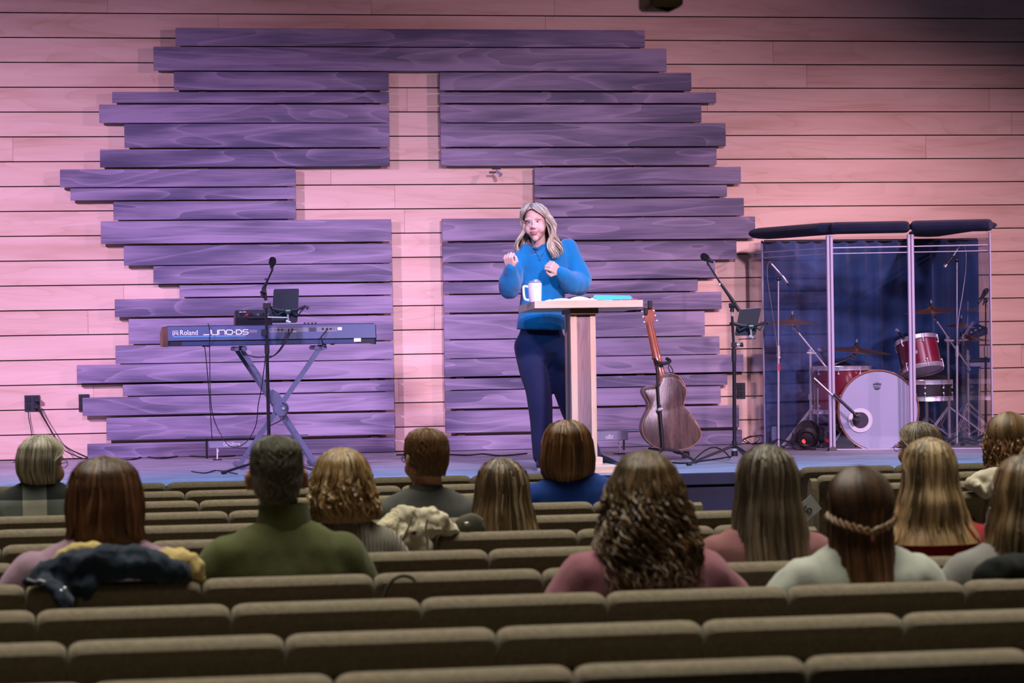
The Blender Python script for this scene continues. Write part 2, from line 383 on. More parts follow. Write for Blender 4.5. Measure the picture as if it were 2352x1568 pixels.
# small clip light below the crossbar
t=thing('clip_light','tiny chrome clip lamp under the planks beside the crossbar opening','lamp',at(1142,400,YW-.1))
q=at(1142,390,YW-.1)
MB().tube([at(1130,388,YW-.07),at(1150,388,YW-.07)],.004).build('clip',M_BLKMET,t)
MB().cyl(at(1140,393,YW-.11),at(1150,402,YW-.16),.012,.016).build('lamp_head',M_CHROME,t)
MB().box(at(1130,397,YW-.1)+Vector((-.02,-.01,-.004)),at(1138,395,YW-.1)+Vector((0,.01,.004)),.002).build('bracket',M_BLKMET,t)
# blurred box hanging from the ceiling, top edge of frame
q=at(1520,8,9.0)
t=thing('ceiling_projector','dark brown box hanging from the ceiling at the top edge of the frame','projector',(q.x,q.y,q.z))
MB().box((q.x-.055,q.y-.07,q.z-.018),(q.x+.055,q.y+.10,q.z+.05),.01).build('housing',mat('brown_housing',(.10,.065,.03),.6),t)
MB().cyl((q.x,q.y,q.z+.05),(q.x,q.y,6.2),.012).build('mount_pole',M_BLKMET,t)
MB().cyl((q.x,q.y+.10,q.z+.012),(q.x,q.y+.125,q.z+.012),.02).build('lens',M_BLACK,t)
# ================= pews =================
M_PEW=mat('olive_brown_upholstery',(.215,.178,.124),.9,0,.15,.5,500,.18,60,sheen=.15)
M_PEWB=mat('pew_back_panel',(.045,.038,.025),.7,0,.2,.2,200,.25,8)
M_PEWL=mat('pew_frame_dark',(.03,.025,.02),.6)
SW=.526; ZT=.876
def cushion(w):
    mb=MB(); rs=[]; n=13
    # profile of the back pad in the YZ plane (0 = rear face), rounded roll on top
    prof=[(-.004,.40),(-.004,.78),(-.006,.812),(-.016,.824),(-.030,.836),(-.036,.851),(-.030,.866),(-.013,.876),(.012,.878),(.038,.868),(.054,.845),(.060,.80),(.066,.62),(.085,.42)]
    xs=[-w/2,-w/2+.002,-w/2+.007,-w/2+.015,-w/2+.028,-w/2+.05,-w*.2,w*.2,w/2-.05,w/2-.028,w/2-.015,w/2-.007,w/2-.002,w/2]
    for x in xs:
        d=w/2-abs(x); k=min(1,d/.04); k=math.sqrt(max(0,1-(1-k)**2))
        s=.62+.38*k
        ring=[]
        for (y,z) in prof:
            ring.append(Vector((x,.013+(y-.013)*s,z-(.024*(1-k) if z>.5 else 0))))
        rs.append(ring)
    mb.rings(rs,True); return mb
proto={}
def pew(k,x0,xoff,x1,label):
    """row k; seams at xoff+n*SW between x0 and x1"""
    Y=8.75+.86*k
    t=thing('pew',label,'pew',((x0+x1)/2,Y,0),0,'upholstered pews facing the stage')
    xs=[]; n=math.ceil((x0-xoff)/SW+.15); e=xoff+n*SW
    cuts=[x0]
    while e<x1-.08: cuts.append(e); e+=SW
    cuts.append(x1)
    for a,b in zip(cuts,cuts[1:]):
        w=round(b-a-.004,3)
        if w not in proto: proto[w]=cushion(w).build('backrest',M_PEW,None,False); first=True; o=proto[w]
        else: o=proto[w].copy(); COL.objects.link(o)
        o.parent=t; o.location=((a+b)/2-t.location.x,0,0)
        key=('s',w)
        if key not in proto:
            proto[key]=MB().box((-w/2,.07,.36),(w/2,.55,.46),.022).build('seat_cushion',M_PEW,None,False); o=proto[key]
        else: o=proto[key].copy(); COL.objects.link(o)
        o.parent=t; o.location=((a+b)/2-t.location.x,0,0)
        key=('b',w)
        if key not in proto:
            mb=MB().box((-w/2+.045,-.022,.44),(w/2-.045,-.003,.765),.006); proto[key]=mb.build('back_panel',M_PEWB,None,False); o=proto[key]
        else: o=proto[key].copy(); COL.objects.link(o)
        o.parent=t; o.location=((a+b)/2-t.location.x,0,0)
    mb=MB()
    mb.box((x0,Y+.0,.30),(x1,Y+.5,.36))
    mb.build('frame',M_PEWL,t)
    for xx in [x0+.02]+[c for c in cuts[2:-2:3]]+[x1-.06]:
        MB().box((xx,Y+.02,0),(xx+.04,Y+.48,.30)).build('leg',M_PEWL,t)
    return t,(x0,x1,Y)
def pew_end(t,x,Y,side):
    out=[(-.03,.02),(.56,.02),(.56,.46),(.30,.50),(.10,.62),(.06,.78),(.05,.83),(.015,.862),(-.015,.85),(-.03,.80)]
    MB().prism([(Y+a,z) for a,z in out],x,x+.035*side,'x').build('end_panel',M_PEW,t)
OFF={-3:.765,-2:.225,-1:.17,0:.684,1:.145,2:.108,3:.61,4:.02,5:.49,6:.49,7:.985}
NAME={-3:'nearest upholstered pew, at the bottom edge of the frame',-2:'second pew from the bottom edge of frame, empty',-1:'pew right behind the woman with curly hair and the woman in the white blouse',
0:'pew behind the man in the green sweater, with a navy coat over it',1:'pew behind the woman with wavy blonde hair',2:'pew with a cream coat over its back behind the boy in grey',
3:'pew behind the woman in the blue top',4:'empty pew fourth from the stage, left block',5:'empty pew third from the stage, left block',6:'empty pew second from the stage, left block',7:'front pew of left block, closest to the stage'}
AX0=3.1; AX1=4.14
for k in range(-3,8):
    Y=8.75+.86*k
    xl=-1.6; xr=AX0 if k>=0 else AX0-.0
    if k<0: xr=AX0+.02
    t,_=pew(k,xl,OFF[k],xr,NAME[k]); pew_end(t,xr,Y,1)
RN={2:'right-hand pew behind the woman in the blue denim shirt',3:'right-hand pew just behind the cream coat on the far right',4:'right-hand pew fourth from the stage',5:'right-hand pew third from the stage, between braided hair and blonde heads',7:'front pew of right block next to the aisle',6:'right-hand pew with rounded aisle end beside the white card',1:'right-hand pew behind the blonde woman in red'}
for k in range(1,8):
    a=AX1
    t,_=pew(k,a+.036,OFF[k]+.2,8.6,RN[k]); pew_end(t,a,8.75+.86*k,1)
# ================= lectern =================
YL=17.13
def P(px,py,Y): return at(px,py,Y)
lf=P(1228,706,YL); lr=P(1477,706,YL); 
xl,xr=lf.x,lr.x; zt=P(1350,690,YL).z; zb=P(1350,706,YL).z
lc=thing('lectern','maple and dark wood lectern with wide top and slim post in front of the speaker','lectern',(P(1340,1080,YL).x,YL+.25,STZ))
mb=MB(); dz=.022
mb.add([(xl,YL,zb),(xr,YL,zb),(xr,YL+.52,zb-dz),(xl,YL+.52,zb-dz),(xl,YL,zt),(xr,YL,zt),(xr,YL+.52,zt-dz),(xl,YL+.52,zt-dz)],[(0,1,5,4),(1,2,6,5),(2,3,7,6),(3,0,4,7),(4,5,6,7),(3,2,1,0)],False)
mb.build('top',M_MAPLEX,lc)
a=P(1311,712,YL+.08); b=P(1370,712,YL+.08)
MB().box((a.x-.004,YL+.08,P(1340,717,YL+.08).z-.012),(b.x+.012,YL+.34,zb-.003)).build('neck',mat('neck_walnut',(.20,.10,.05),.5),lc)
yF=YL+.11; a=P(1311,800,yF).x; a2=P(1326,800,yF).x; b2=P(1356,800,yF).x; b=P(1369,800,yF).x; zp=P(1340,716,yF).z; zq=STZ+.10
MB().box((a,yF,zq),(a2,yF+.045,zp),.003).build('stile',M_MAPLE,lc)
MB().box((b2,yF,zq),(b,yF+.045,zp),.003).build('stile',M_MAPLE,lc)
MB().box((a2,yF+.008,zq),(b2,yF+.03,zp)).build('panel',M_WALNUT,lc)
MB().box((a+.004,yF+.05,zq),(a+.022,yF+.14,zp)).build('panel',M_WALNUT,lc)
MB().box((b-.022,yF+.05,zq),(b-.004,yF+.14,zp)).build('panel',M_WALNUT,lc)
MB().box((a,yF+.135,zq),(a2,yF+.18,zp),.003).build('stile',M_MAPLE,lc)
MB().box((b2,yF+.135,zq),(b,yF+.18,zp),.003).build('stile',M_MAPLE,lc)
MB().box((a2,yF+.15,zq),(b2,yF+.17,zp)).build('panel',M_WALNUT,lc)
MB().box((a-.02,yF-.02,STZ+.05),(b+.028,yF+.2,STZ+.10),.004).build('plinth',M_MAPLEX,lc)
MB().box((a-.10,yF-.06,STZ),(b+.12,yF+.28,STZ+.05),.006).build('base',M_MAPLEX,lc)
def topz(y): return zt-dz*(y-YL)/.52
# travel mug
ym=YL+.12; c=P(1229,690,ym); cx=c.x; z0=topz(ym)+.001
sc=1/378.
mg=thing('travel_mug','white lidded travel mug with square handle on left end of lectern','mug',(cx,ym,z0))
prof=[(.0365,0),(.0385,.004),(.041,.05),(.0425,.112),(.042,.116),(.039,.117)]
MB().lathe(prof,(cx,ym,z0),n=32).build('cup',mat('white_enamel',(.78,.76,.82),.3),mg)
h=MB().tube(spline([(cx-.040,ym,z0+.094),(cx-.066,ym,z0+.097),(cx-.071,ym,z0+.085),(cx-.068,ym,z0+.040),(cx-.060,ym,z0+.018),(cx-.038,ym,z0+.012)],6),[(.003,.007)]*31,8)
h.build('handle',mat('white_handle',(.8,.78,.85),.35),mg)
MB().lathe([(.040,.116),(.041,.121),(.037,.124),(.036,.130),(.015,.131)],(cx,ym,z0),n=32).build('lid',mat('clear_grey_lid',(.25,.27,.33),.15),mg)
MB().box((cx-.012,ym-.03,z0+.130),(cx+.016,ym+.012,z0+.137),.002).build('slider',mat('lid_slider',(.5,.5,.55),.3),mg)
# open book
def openbook():
    y0=YL+.02; y1=YL+.30; A=P(1250,688,YL+.06).x; Cn=P(1310,688,YL+.06).x; B=P(1372,688,YL+.06).x
    t=thing('open_book','thick open book lying on the lectern between mug and blue folder','book',(Cn,y0+.12,topz(y0+.12)))
    def half(x0,x1,th,nm,m,zo):
        prof=[]; n=10
        for i in range(n+1):
            s=i/n; x=x1+(x0-x1)*s
            prof.append((x,zo+th*(math.sin(PI*min(1,s*1.15+.12))**.6 if s<.77 else max(.12,(1-s)/.23*.75))))
        mb=MB(); rs=[]
        for y in (y0+.03,y1-.02):
            zb_=topz(y)+.003
            rs.append([Vector((x,y,zb_+z)) for x,z in prof]+[Vector((x0,y,zb_)),Vector((x1,y,zb_))])
        mb.rings(rs,True,False); mb.build(nm,m,t)
    half(A,Cn,.016,'page_block',M_PAGE,0); half(B,Cn,.026,'page_block',M_PAGE,0)
    for k in range(3):
        mb=MB(); rs=[]
        for y in (y0+.035,y1-.03):
            zz=topz(y)+.03
            rs.append([Vector((Cn+(B-Cn)*s,y,zz-.002-.005*k+.010*math.sin(s*2.4)*(1-.2*k)-.024*s*s)) for s in [i/8 for i in range(9)]])
        mb.rings(rs,False,True,False); mb.build('page',M_PAGE,t)
    MB().add([(A-.005,y0+.02,topz(y0+.02)+.0005),(B+.005,y0+.02,topz(y0+.02)+.0005),(B+.005,y1,topz(y1)+.0005),(A-.005,y1,topz(y1)+.0005),(A-.005,y0+.02,topz(y0+.02)+.003),(B+.005,y0+.02,topz(y0+.02)+.003),(B+.005,y1,topz(y1)+.003),(A-.005,y1,topz(y1)+.003)],[(0,1,5,4),(1,2,6,5),(2,3,7,6),(3,0,4,7),(4,5,6,7),(3,2,1,0)],False).build('cover',mat('navy_cover',(.02,.03,.10),.5),t)
M_PAGE=mat('book_paper',(.80,.74,.72),.7)
openbook()
# teal folder leaning, papers, pens
q0=P(1358,688,YL+.2); q1=P(1448,688,YL+.2); zz=topz(YL+.2)
mb=MB(); out=[(q0.x-.004,.002),(q1.x,.002),(q1.x+.002,.020),(q1.x-.012,.036),(q0.x+.012,.042),(q0.x+.004,.030)]
mb.rings([[Vector((x,YL+.14+z*.5,topz(YL+.14)+z)) for x,z in out],[Vector((x,YL+.15+z*.5,topz(YL+.15)+z)) for x,z in out]],True,False)
solo(mb,'folder',mat('teal_cover',(.05,.42,.50),.5),'teal blue folder standing on the right half of the lectern top','folder')
def pen(px0,px1,col,label,y=YL+.05,cat='pen',r=.0045):
    a=P(px0,688,y); b=P(px1,688,y)
    c=mat('pen_plastic',col,.4); t=thing(cat,label,cat,(a.x,y,topz(y)))
    MB().cyl((a.x,y,topz(y)+r+.001),(b.x-.012,y+.004,topz(y+.004)+r+.001),r,r,10).build('barrel',c,t)
    MB().cyl((b.x-.012,y+.004,topz(y+.004)+r+.001),(b.x,y+.005,topz(y+.005)+r+.001),r*1.1,r*.7,10).build('cap',c,t)
pen(1429,1447,(.75,.04,.22),'short pink marker at the left of two by the lectern top right corner')
pen(1449,1464,(.75,.04,.16),'pink marker nearest the right end of the lectern top',YL+.03,'pen')
pen(1408,1427,(.03,.03,.06),'dark pen lying before the teal folder on lectern',YL+.04,'pen',.0025)
pen(1376,1388,(.45,.22,.04),'tan pencil stub beside the open book on lectern',YL+.05,'pencil',.003)
mb=MB().box((P(1234,688,YL+.05).x,YL+.03,topz(YL+.17)+.0012),(P(1262,688,YL+.05).x,YL+.17,topz(YL+.03)+.003))
solo(mb,'paper_sheets',mat('grey_paper',(.35,.36,.5),.7),'grey paper sheets under the left edge of the open book','paper')

# ================= keyboard and its stand =================
YK=18.98
kb=thing('stage_keyboard','long dark grey stage keyboard seen from behind on a crossed stand','keyboard',(P(620,790,YK).x,YK+.15,P(620,795,YK).z))
M_KB=mat('keyboard_body',(.035,.060,.13),.45,.2)
M_KBD=mat('keyboard_dark',(.015,.016,.022),.5)
M_KBP=mat('jack_panel_grey',(.18,.17,.21),.5)
def kx(px): return P(px,770,YK).x
def kz(px,py): return P(px,py,YK).z
# slight downward tilt of horizontals follows perspective, so use one height per edge
zT=P(620,747,YK).z; zM=P(620,779,YK).z; zB=P(620,792,YK).z
X0=kx(386); X1=kx(863)
body=[(YK,zM),(YK+.018,zT),(YK+.08,zT+.006),(YK+.30,zT-.035),(YK+.32,zT-.075),(YK+.30,zB+.004),(YK+.03,zB),(YK+.012,zM-.004)]
kbody=MB().prism(body,X0,X1,'x').build('body',M_KB,kb)
zi=P(620,781,YK).z
MB().box((X0+.015,YK+.006,zB),(X1-.012,YK+.02,zi)).build('lower_shell',M_KBD,kb)
MB().box((X0+.09,YK+.002,zB+.004),(X1-.13,YK+.010,zi-.003)).build('lower_strip',M_KB,kb)
M_CHK=mat('end_cheek_brown',(.10,.05,.035),.5)
ck=[(YK+.004,zM-.002),(YK+.02,zT-.004),(YK+.08,zT+.004),(YK+.30,zT-.037),(YK+.315,zT-.075),(YK+.30,zB),(YK+.03,zB-.003)]
m_=MB(); m_.rings([[Vector((X0,y,z)) for y,z in ck],[Vector((X0-.033,y+.03 if y<YK+.1 else y,z-.006 if z>zM else z)) for y,z in ck]],True,False); m_.build('end_cheek',M_CHK,kb)
m_=MB(); m_.rings([[Vector((X1,y,z)) for y,z in ck],[Vector((X1+.006,y+.005,z-.003)) for y,z in ck]],True,False); m_.build('end_cheek',M_KBD,kb)
# black and white keys on the far side
for i in range(52):
    w=(X1-X0-.08)/52; x=X0+.04+i*w
    MB().box((x+.0008,YK+.31,zT-.072),(x+w-.0008,YK+.45,zT-.056),.001).build('white_key',M_WHITE,kb) if i%1==0 else None
for i in range(51):
    if i%7 in (1,4): continue
    w=(X1-X0-.08)/52; x=X0+.04+(i+1)*w
    MB().box((x-.005,YK+.31,zT-.056),(x+.005,YK+.40,zT-.046),.001).build('black_key',M_BLACK,kbody)
MB().box((X0-.02,YK+.30,zT-.10),(X1,YK+.46,zT-.073)).build('key_bed',M_KB,kb)
# lettering on the rear face: face is inclined, put letters 1.5 mm proud
nrm=Vector((0,-(zT-zM),-.018)).normalized()*-1
def facept(px,py,o=.0015):
    x=kx(px); z=kz(px,py); k=(z-zM)/(zT-zM); return Vector((x,YK+.018*k-o,z))
M_LET=mat('white_lettering',(.9,.9,.92),.5)
tilt=math.atan(.018/(zT-zM))
def letters(s,px,py,h,w,name='lettering',m=M_LET,italic=0):
    o=facept(px,py); vf=text_mb(s,h*1.35); xm=max(v.x for v in vf[0]); k=w/xm
    mb=MB(); M=Matrix.Translation(o)@Matrix.Rotation(tilt*-1,4,'X')
    place(mb,vf,M,k); mb.build(name,m,kbody)
PXM=1/348.
letters('Roland',413,769.5,.036,41*PXM)
def strokes(mb,pl,o,sx,sz,r=.0022):
    for line in pl:
        for (a,b),(c,d) in zip(line,line[1:]):
            p=Vector((o.x+a*sx,o.y,o.z+b*sz)); q=Vector((o.x+c*sx,o.y,o.z+d*sz))
            p.y+= (p.z-o.z)*.13; q.y+=(q.z-o.z)*.13
            dd=(q-p); n=Vector((-dd.z,0,dd.x)).normalized()*r; e=dd.normalized()*r*.6
            y=Vector((0,.001,0))
            vs=[p-n-e,q-n+e,q+n+e,p+n-e]; vs=[v-y*.5 for v in vs]+[v+y for v in vs]
            mb.add(vs,[(0,1,2,3),(7,6,5,4),(0,4,5,1),(1,5,6,2),(2,6,7,3),(3,7,4,0)],False)
# squared letters J U N O - D S
L=MB(); o=facept(468,768.5); sx=PXM; szz=PXM
def sq(ox,pl): strokes(L,[[(a+ox,b) for a,b in ln] for ln in pl],o,sx,szz,.0030)
sq(0,[[(0,0),(12,0),(15,2.5),(15,11)]])
sq(18,[[(0,10),(0,2.5),(2,0),(14,0)],[(14,10),(14,0)]])
sq(35,[[(0,0),(0,10),(12,10),(14,7.5),(14,0)]])
sq(52,[[(2,0),(0,2.5),(0,7.5),(2,10),(12,10),(14,7.5),(14,2.5),(12,0),(2,0)]])
sq(69,[[(0,5),(3,5)]])
sq(75,[[(0,0),(0,10)],[(0,10),(8,10),(12,7),(12,3),(8,0),(0,0)]])
sq(90,[[(0,0),(10,0),(12,2),(12,4),(10,5),(2,5),(0,6.5),(0,8.5),(2,10),(12,10)]])
L.build('lettering',M_LET,kbody)
L=MB(); o=facept(397,769.5)
for ln in ([[(0,0),(0,9),(13,9)],[(3,0),(3,6),(10,6),(13,4.5),(10,3),(3,3)],[(8,3),(14,0)],[(0,0),(2,0)]]): strokes(L,[ln],o,PXM,PXM,.0014)
L.build('emblem',M_LET,kbody)
a=facept(397,773.2); b=facept(565,772.2)
MB().box((a.x,a.y-.0005,a.z-.0028),(b.x,a.y+.003,a.z+.0028)).build('blue_stripe',mat('light_blue_stripe',(.12,.45,.75),.4),kb)
def panel(p0,p1,y0,y1,m,name): 
    a=facept(p0,y1); b=facept(p1,y0)
    M=MB(); M.add([(a.x,a.y,a.z),(b.x,a.y,a.z),(b.x,b.y,b.z),(a.x,b.y,b.z),(a.x,a.y+.004,a.z),(b.x,a.y+.004,a.z),(b.x,b.y+.004,b.z),(a.x,b.y+.004,b.z)],[(0,1,2,3),(7,6,5,4),(0,4,5,1),(1,5,6,2),(2,6,7,3),(3,7,4,0)],False)
    return M.build(name,m,kbody)
panel(619,709,752,763,M_KBP,'jack_panel'); panel(728,774,750,762,M_KBP,'jack_panel'); panel(573,591,757,764,M_KBP,'jack_panel')
panel(776,786,751,758,M_LET,'sticker'); panel(711,726,752,761,M_KBD,'usb_panel'); panel(674,682,760,762.5,M_LET,'sticker')
M_JK=mat('jack_ring',(.3,.3,.34),.3,.8)
for (px,py) in [(623,757),(631,757),(640,757),(648,757),(655,757),(664,757),(672,756),(681,756),(742,755),(752,755),(760,755),(767,754)]:
    c=facept(px,py,.003); MB().cyl((c.x,c.y-.003,c.z),(c.x,c.y+.004,c.z),.0075,.0075,10).build('jack',M_JK if px%2 else M_BLACK,kbody)
a=P(813,783,YK); 
pp=MB().box((P(813,780,YK).x,YK+.0,P(815,784.5,YK).z),(P(829,780,YK).x,YK+.008,P(815,776.5,YK).z)); pp.build('rating_label',M_LET,kb)
for (px) in (702,710,719,727): # knobs on top
    c=P(px,745,YK); MB().cyl((c.x,YK+.05,zT),(c.x,YK+.05,zT+.016),.007,.006,10).build('knob',M_BLACK,kbody)
for (px) in (747,766,480,470): 
    c=P(px,790,YK); MB().box((c.x-.012,YK+.04,zB-.006),(c.x+.012,YK+.07,zB+.001)).build('foot',M_BLACK,kbody)
# X stand
M_ST=mat('stand_grey_metal',(.11,.13,.20),.4,.3)
ks=thing('keyboard_stand','crossed dark metal stand holding up the stage keyboard','stand',(P(645,1000,YK).x,YK+.15,STZ))
def bar(a,b,w,h,name='leg'):
    a=Vector(a); b=Vector(b); d=(b-a).normalized(); y=Vector((0,1,0)); n=d.cross(y).normalized()*w/2; yy=y*h/2
    vs=[a-n-yy,a+n-yy,a+n+yy,a-n+yy,b-n-yy,b+n-yy,b+n+yy,b-n+yy]
    return MB().add(vs,[(0,1,2,3),(7,6,5,4),(0,4,5,1),(1,5,6,2),(2,6,7,3),(3,7,4,0)],False).build(name,M_ST,ks)
Z=lambda px,py:P(px,py,YK+.1)
lt=Z(552,800); rt=Z(735,797); pv=Z(644,937)
lb=Z(550,1062); rb=Z(722,1056); lb.z=STZ+.03; rb.z=STZ+.03
yo=.035
bar((lt.x,YK+.09,zB-.018),(rb.x,YK+.09,rb.z),.030,.03); bar((rt.x,YK+.055,zB-.018),(lb.x,YK+.055,lb.z),.030,.03)
bar((lt.x-.02,YK+.25,zB-.018),(rb.x,YK+.25,rb.z),.026,.026)
for (x,z) in ((lt.x,zB-.022),(rt.x,zB-.022)):
    MB().cyl((x+.02,YK+.02,z),(x+.02,YK+.34,z),.019,n=14).build('rest_tube',M_ST,ks)
    MB().cyl((x-.03,YK+.03,z),(x-.03,YK+.34,z),.015,n=14).build('rest_tube',M_ST,ks)
for (x) in (lb.x,rb.x): MB().cyl((x,YK-.12,STZ+.022),(x,YK+.40,STZ+.022),.018,n=14).build('foot_tube',M_ST,ks)
MB().cyl((pv.x,YK+.02,pv.z),(pv.x,YK+.12,pv.z),.050,n=24).build('pivot_disc',M_ST,ks)
MB().cyl((pv.x+.012,YK+.01,pv.z+.002),(pv.x+.012,YK+.02,pv.z+.002),.011,n=12).build('pivot_bolt',M_CHROME,ks)
q=Z(633,895); m_=MB(); m_.prism([(pv.x-.055,pv.z+.03),(pv.x-.075,pv.z+.11),(pv.x-.05,pv.z+.125),(pv.x-.01,pv.z+.10),(pv.x+.02,pv.z+.04),(pv.x+.03,pv.z)],YK+.07,YK+.11); m_.build('lock_plate',M_ST,ks)
# small amp / mixer on the keyboard
a=P(541,748,YK); 
mx=thing('mixer_box','small black mixing box with knobs propped on the keyboard behind mic stand','mixer',(P(585,745,YK+.1).x,YK+.1,zT))
yb=YK+.10; xa=P(540,710,yb).x; xb=P(625,710,yb).x; z1=P(580,712,yb).z; z0=zT-.0
m_=MB(); m_.prism([(yb,z0+.0),(yb-.02,z1-.05),(yb+.01,z1),(yb+.10,z1-.02),(yb+.14,z0-.02)],xa,xb,'x'); m_.build('case',M_BLACK,mx)
m_=MB(); n1=P(548,722,yb); 
pz0=z1-.045; m_.add([(xa+.02,yb-.0195,pz0),(xb-.006,yb-.0195,pz0),(xb-.006,yb+.006,z1-.006),(xa+.02,yb+.006,z1-.006),(xa+.02,yb-.010,pz0),(xb-.006,yb-.010,pz0),(xb-.006,yb+.02,z1-.006),(xa+.02,yb+.02,z1-.006)],[(0,1,2,3),(7,6,5,4),(0,4,5,1),(1,5,6,2),(2,6,7,3),(3,7,4,0)],False)
m_.build('control_panel',mat('panel_black',(.03,.035,.05),.4),mx)
for i,px in enumerate((553,566,576,592,604,614)):
    c=P(px,717,yb); MB().cyl((c.x,yb-.026,z1-.03),(c.x,yb-.010,z1-.025),.009,.008,10).build('knob',mat('red_led_knob',(.5,.02,.02),.4) if i==1 else (M_JK if i%2 else M_BLACK),mx)
for px in (551,560): 
    c=P(px,714,yb); MB().box((c.x-.006,yb-.024,z1-.014),(c.x+.012,yb-.003,z1-.010)).build('print',M_LET,mx)
MB().box((xa+.08,yb-.028,z0+.045),(xb-.02,yb-.01,z0+.065),.004).build('handle',M_BLKMET,mx)
# ================= centre mic stand =================
YM=18.42
ms=thing('microphone_stand','black microphone stand in front of the keyboard, holding a tablet arm','stand',(P(617,1085,YM).x,YM,STZ))
A=P(617,1030,YM); B=P(611,722,YM)
bx=P(619,1060,YM).x
T0=Vector((bx,YM,STZ+.06)); T1=P(613,800,YM); T2=P(611,700,YM)
MB().cyl(T0,T1,.0115,.0115).build('lower_tube',M_BLKMET,ms)
MB().cyl(T1,T2,.0085).build('upper_tube',M_BLKMET,ms)
MB().cyl(P(613.5,812,YM),P(613,792,YM),.016).build('clutch',M_BLACK,ms)
MB().cyl(P(612,700,YM),P(611.5,690,YM),.009).build('silver_ring',M_CHROME,ms)
MB().cyl(P(611,690,YM),P(606,660,YM),.010,.014).build('swivel',M_BLACK,ms)
bm0=P(603,685,YM); bm1=P(614,645,YM-.02); bm2=P(626,619,YM-.04)
MB().tube([P(602,684,YM),P(606,662,YM),bm1],[.012,.013,.008],10).build('boom_grip',M_BLACK,ms)
MB().tube([bm1,bm2],.006,8).build('boom_arm',M_BLKMET,ms)
MB().cyl(P(601,672,YM),P(608,668,YM-.03),.013).build('wing_knob',M_BLACK,ms)
MB().cyl(P(608,642,YM),P(613,640,YM),.006).build('cable_hook',M_BLACK,ms)
MB().cyl(P(624,622,YM-.04),P(626,616,YM-.04),.008).build('mic_clip',M_BLACK,ms)
def leg3(t,c,ang,L,z=.0,h=.20,m=M_BLKMET,r=.009):
    c=Vector(c)
    for a in ang:
        d=Vector((math.cos(a),math.sin(a),0))
        _l=MB().cyl(c+Vector((0,0,h)),c+d*L+Vector((0,0,z+.012)),r,r*.9,8)
        lo=_l.build('leg',m,t)
        MB().cyl(c+d*(L-.02)+Vector((0,0,.014)),c+d*(L+.012)+Vector((0,0,.012)),.012,n=8).build('rubber_foot',M_RUBBER,lo)
leg3(ms,(bx,YM,STZ),(math.radians(205),math.radians(325),math.radians(85)),.34,0,.09)
MB().cyl((bx,YM,STZ+.05),(bx,YM,STZ+.12),.02).build('hub',M_BLACK,ms)
def mic(name,label,tip,tail,headr=.026,hl=.055,r=.013,col=M_BLACK,grille=None,group=None):
    tip=Vector(tip); tail=Vector(tail); d=(tip-tail).normalized(); g=tip-d*hl
    t=thing(name,label,'microphone',tail,0,group)
    MB().lathe([(r*.7,0),(r*.85,.01),(r,(g-tail).length*.6),(headr*.8,(g-tail).length)],tail,d,16).build('handle',col,t)
    MB().lathe([(headr*.82,0),(headr,.008),(headr,.022),(headr*.9,hl*.75),(headr*.55,hl*.95),(.002,hl)],g,d,16).build('grille',grille or mat('mic_grille',(.03,.03,.035),.4,.6,bump=1,bscale=600),t)
    return t
mic('microphone','black vocal microphone at the top of the centre mic stand','%s'and P(627,590,YM-.06),P(624,616,YM-.04),.024,.05,.014)
def tablet(prefix,label,cor,Y,m=M_BLACK,yo=0.0):
    c=[P(x,y,Y) for x,y in cor]; cc=sum(c,Vector())/4
    t=thing('tablet',label,'tablet',cc)
    mb=MB(); f=[v for v in c]; b=[v+Vector((0,.010,0)) for v in c]
    # rounded corners
    def rnd(q):
        o=[]
        for i in range(4):
            p=q[i]; a=q[i-1]; n=q[(i+1)%4]
            da=(a-p).normalized()*.012; dn=(n-p).normalized()*.012
            o+= [p+da,p+da*.3+dn*.3,p+dn]
        return o
    mb.rings([rnd(f),rnd(b)],True,False); mb.build('case',m,t)
    e=[(c[0]+c[1])/2]
    MB().cyl(c[0]+Vector((.01,-.001,-.001)),c[1]+Vector((-.01,-.001,-.001)),.0015,n=6).build('edge_strip',mat('grey_edge',(.3,.3,.34),.4),t)
    s=[cc+(v-cc)*.93+Vector((0,.0105,0)) for v in c]; mb=MB(); mb.rings([s,[v+Vector((0,.001,0)) for v in s]],True,False); mb.build('screen',mat('tablet_screen',(.02,.02,.025),.1),t)
    return t
M_TAB=mat('tablet_case_dark',(.008,.018,.026),.5)
tablet('t','black tablet seen from behind, held above the keyboard',[(629,663),(687,662),(683,741),(624,742)],YM+.06,M_TAB)
def holder(t,c,s,Y,stem):
    """spider clamp: hub, four claws, arm"""
    c=Vector(c)
    MB().tube(spline([c+Vector((-.115*s,0,.012)),c+Vector((-.06*s,-.012,-.004)),c+Vector((0,-.016,-.008)),c+Vector((.06*s,-.012,-.002)),c+Vector((.12*s,0,.018))],5),[(.006,.009)]*21,8).build('clamp_bar',M_BLACK,t)
    for sx in (-1,1):
        MB().tube([c+Vector((sx*.02,-.012,-.015)),c+Vector((sx*.07*s,-.008,-.035)),c+Vector((sx*.105*s,.0,.005))],.006,6).build('claw',M_BLACK,t)
        MB().tube([c+Vector((sx*.12*s,0,.018)),c+Vector((sx*.135*s,-.005,.010)),c+Vector((sx*.13*s,.02,.002))],.007,6).build('claw',M_BLACK,t)
    MB().cyl(c+Vector((0,-.03,-.012)),c+Vector((0,.005,-.012)),.020,n=16).build('hub',M_BLACK,t)
    MB().cyl(c+Vector((-.014,-.033,-.010)),c+Vector((.014,-.033,-.010)),.006,n=8).build('green_badge',mat('green_badge',(.12,.45,.25),.5),t)
    MB().cyl(c+Vector((0,-.02,-.03)),c+Vector((.004,-.02,-.075)),.007,n=10).build('bolt',M_CHROME,t)
    MB().cyl(c+Vector((-.013,-.02,-.075)),c+Vector((.017,-.02,-.085)),.009,n=10).build('thumb_screw',M_CHROME,t)
hc=P(660,710,YM+.03); holder(ms,hc,1.0,YM,None)
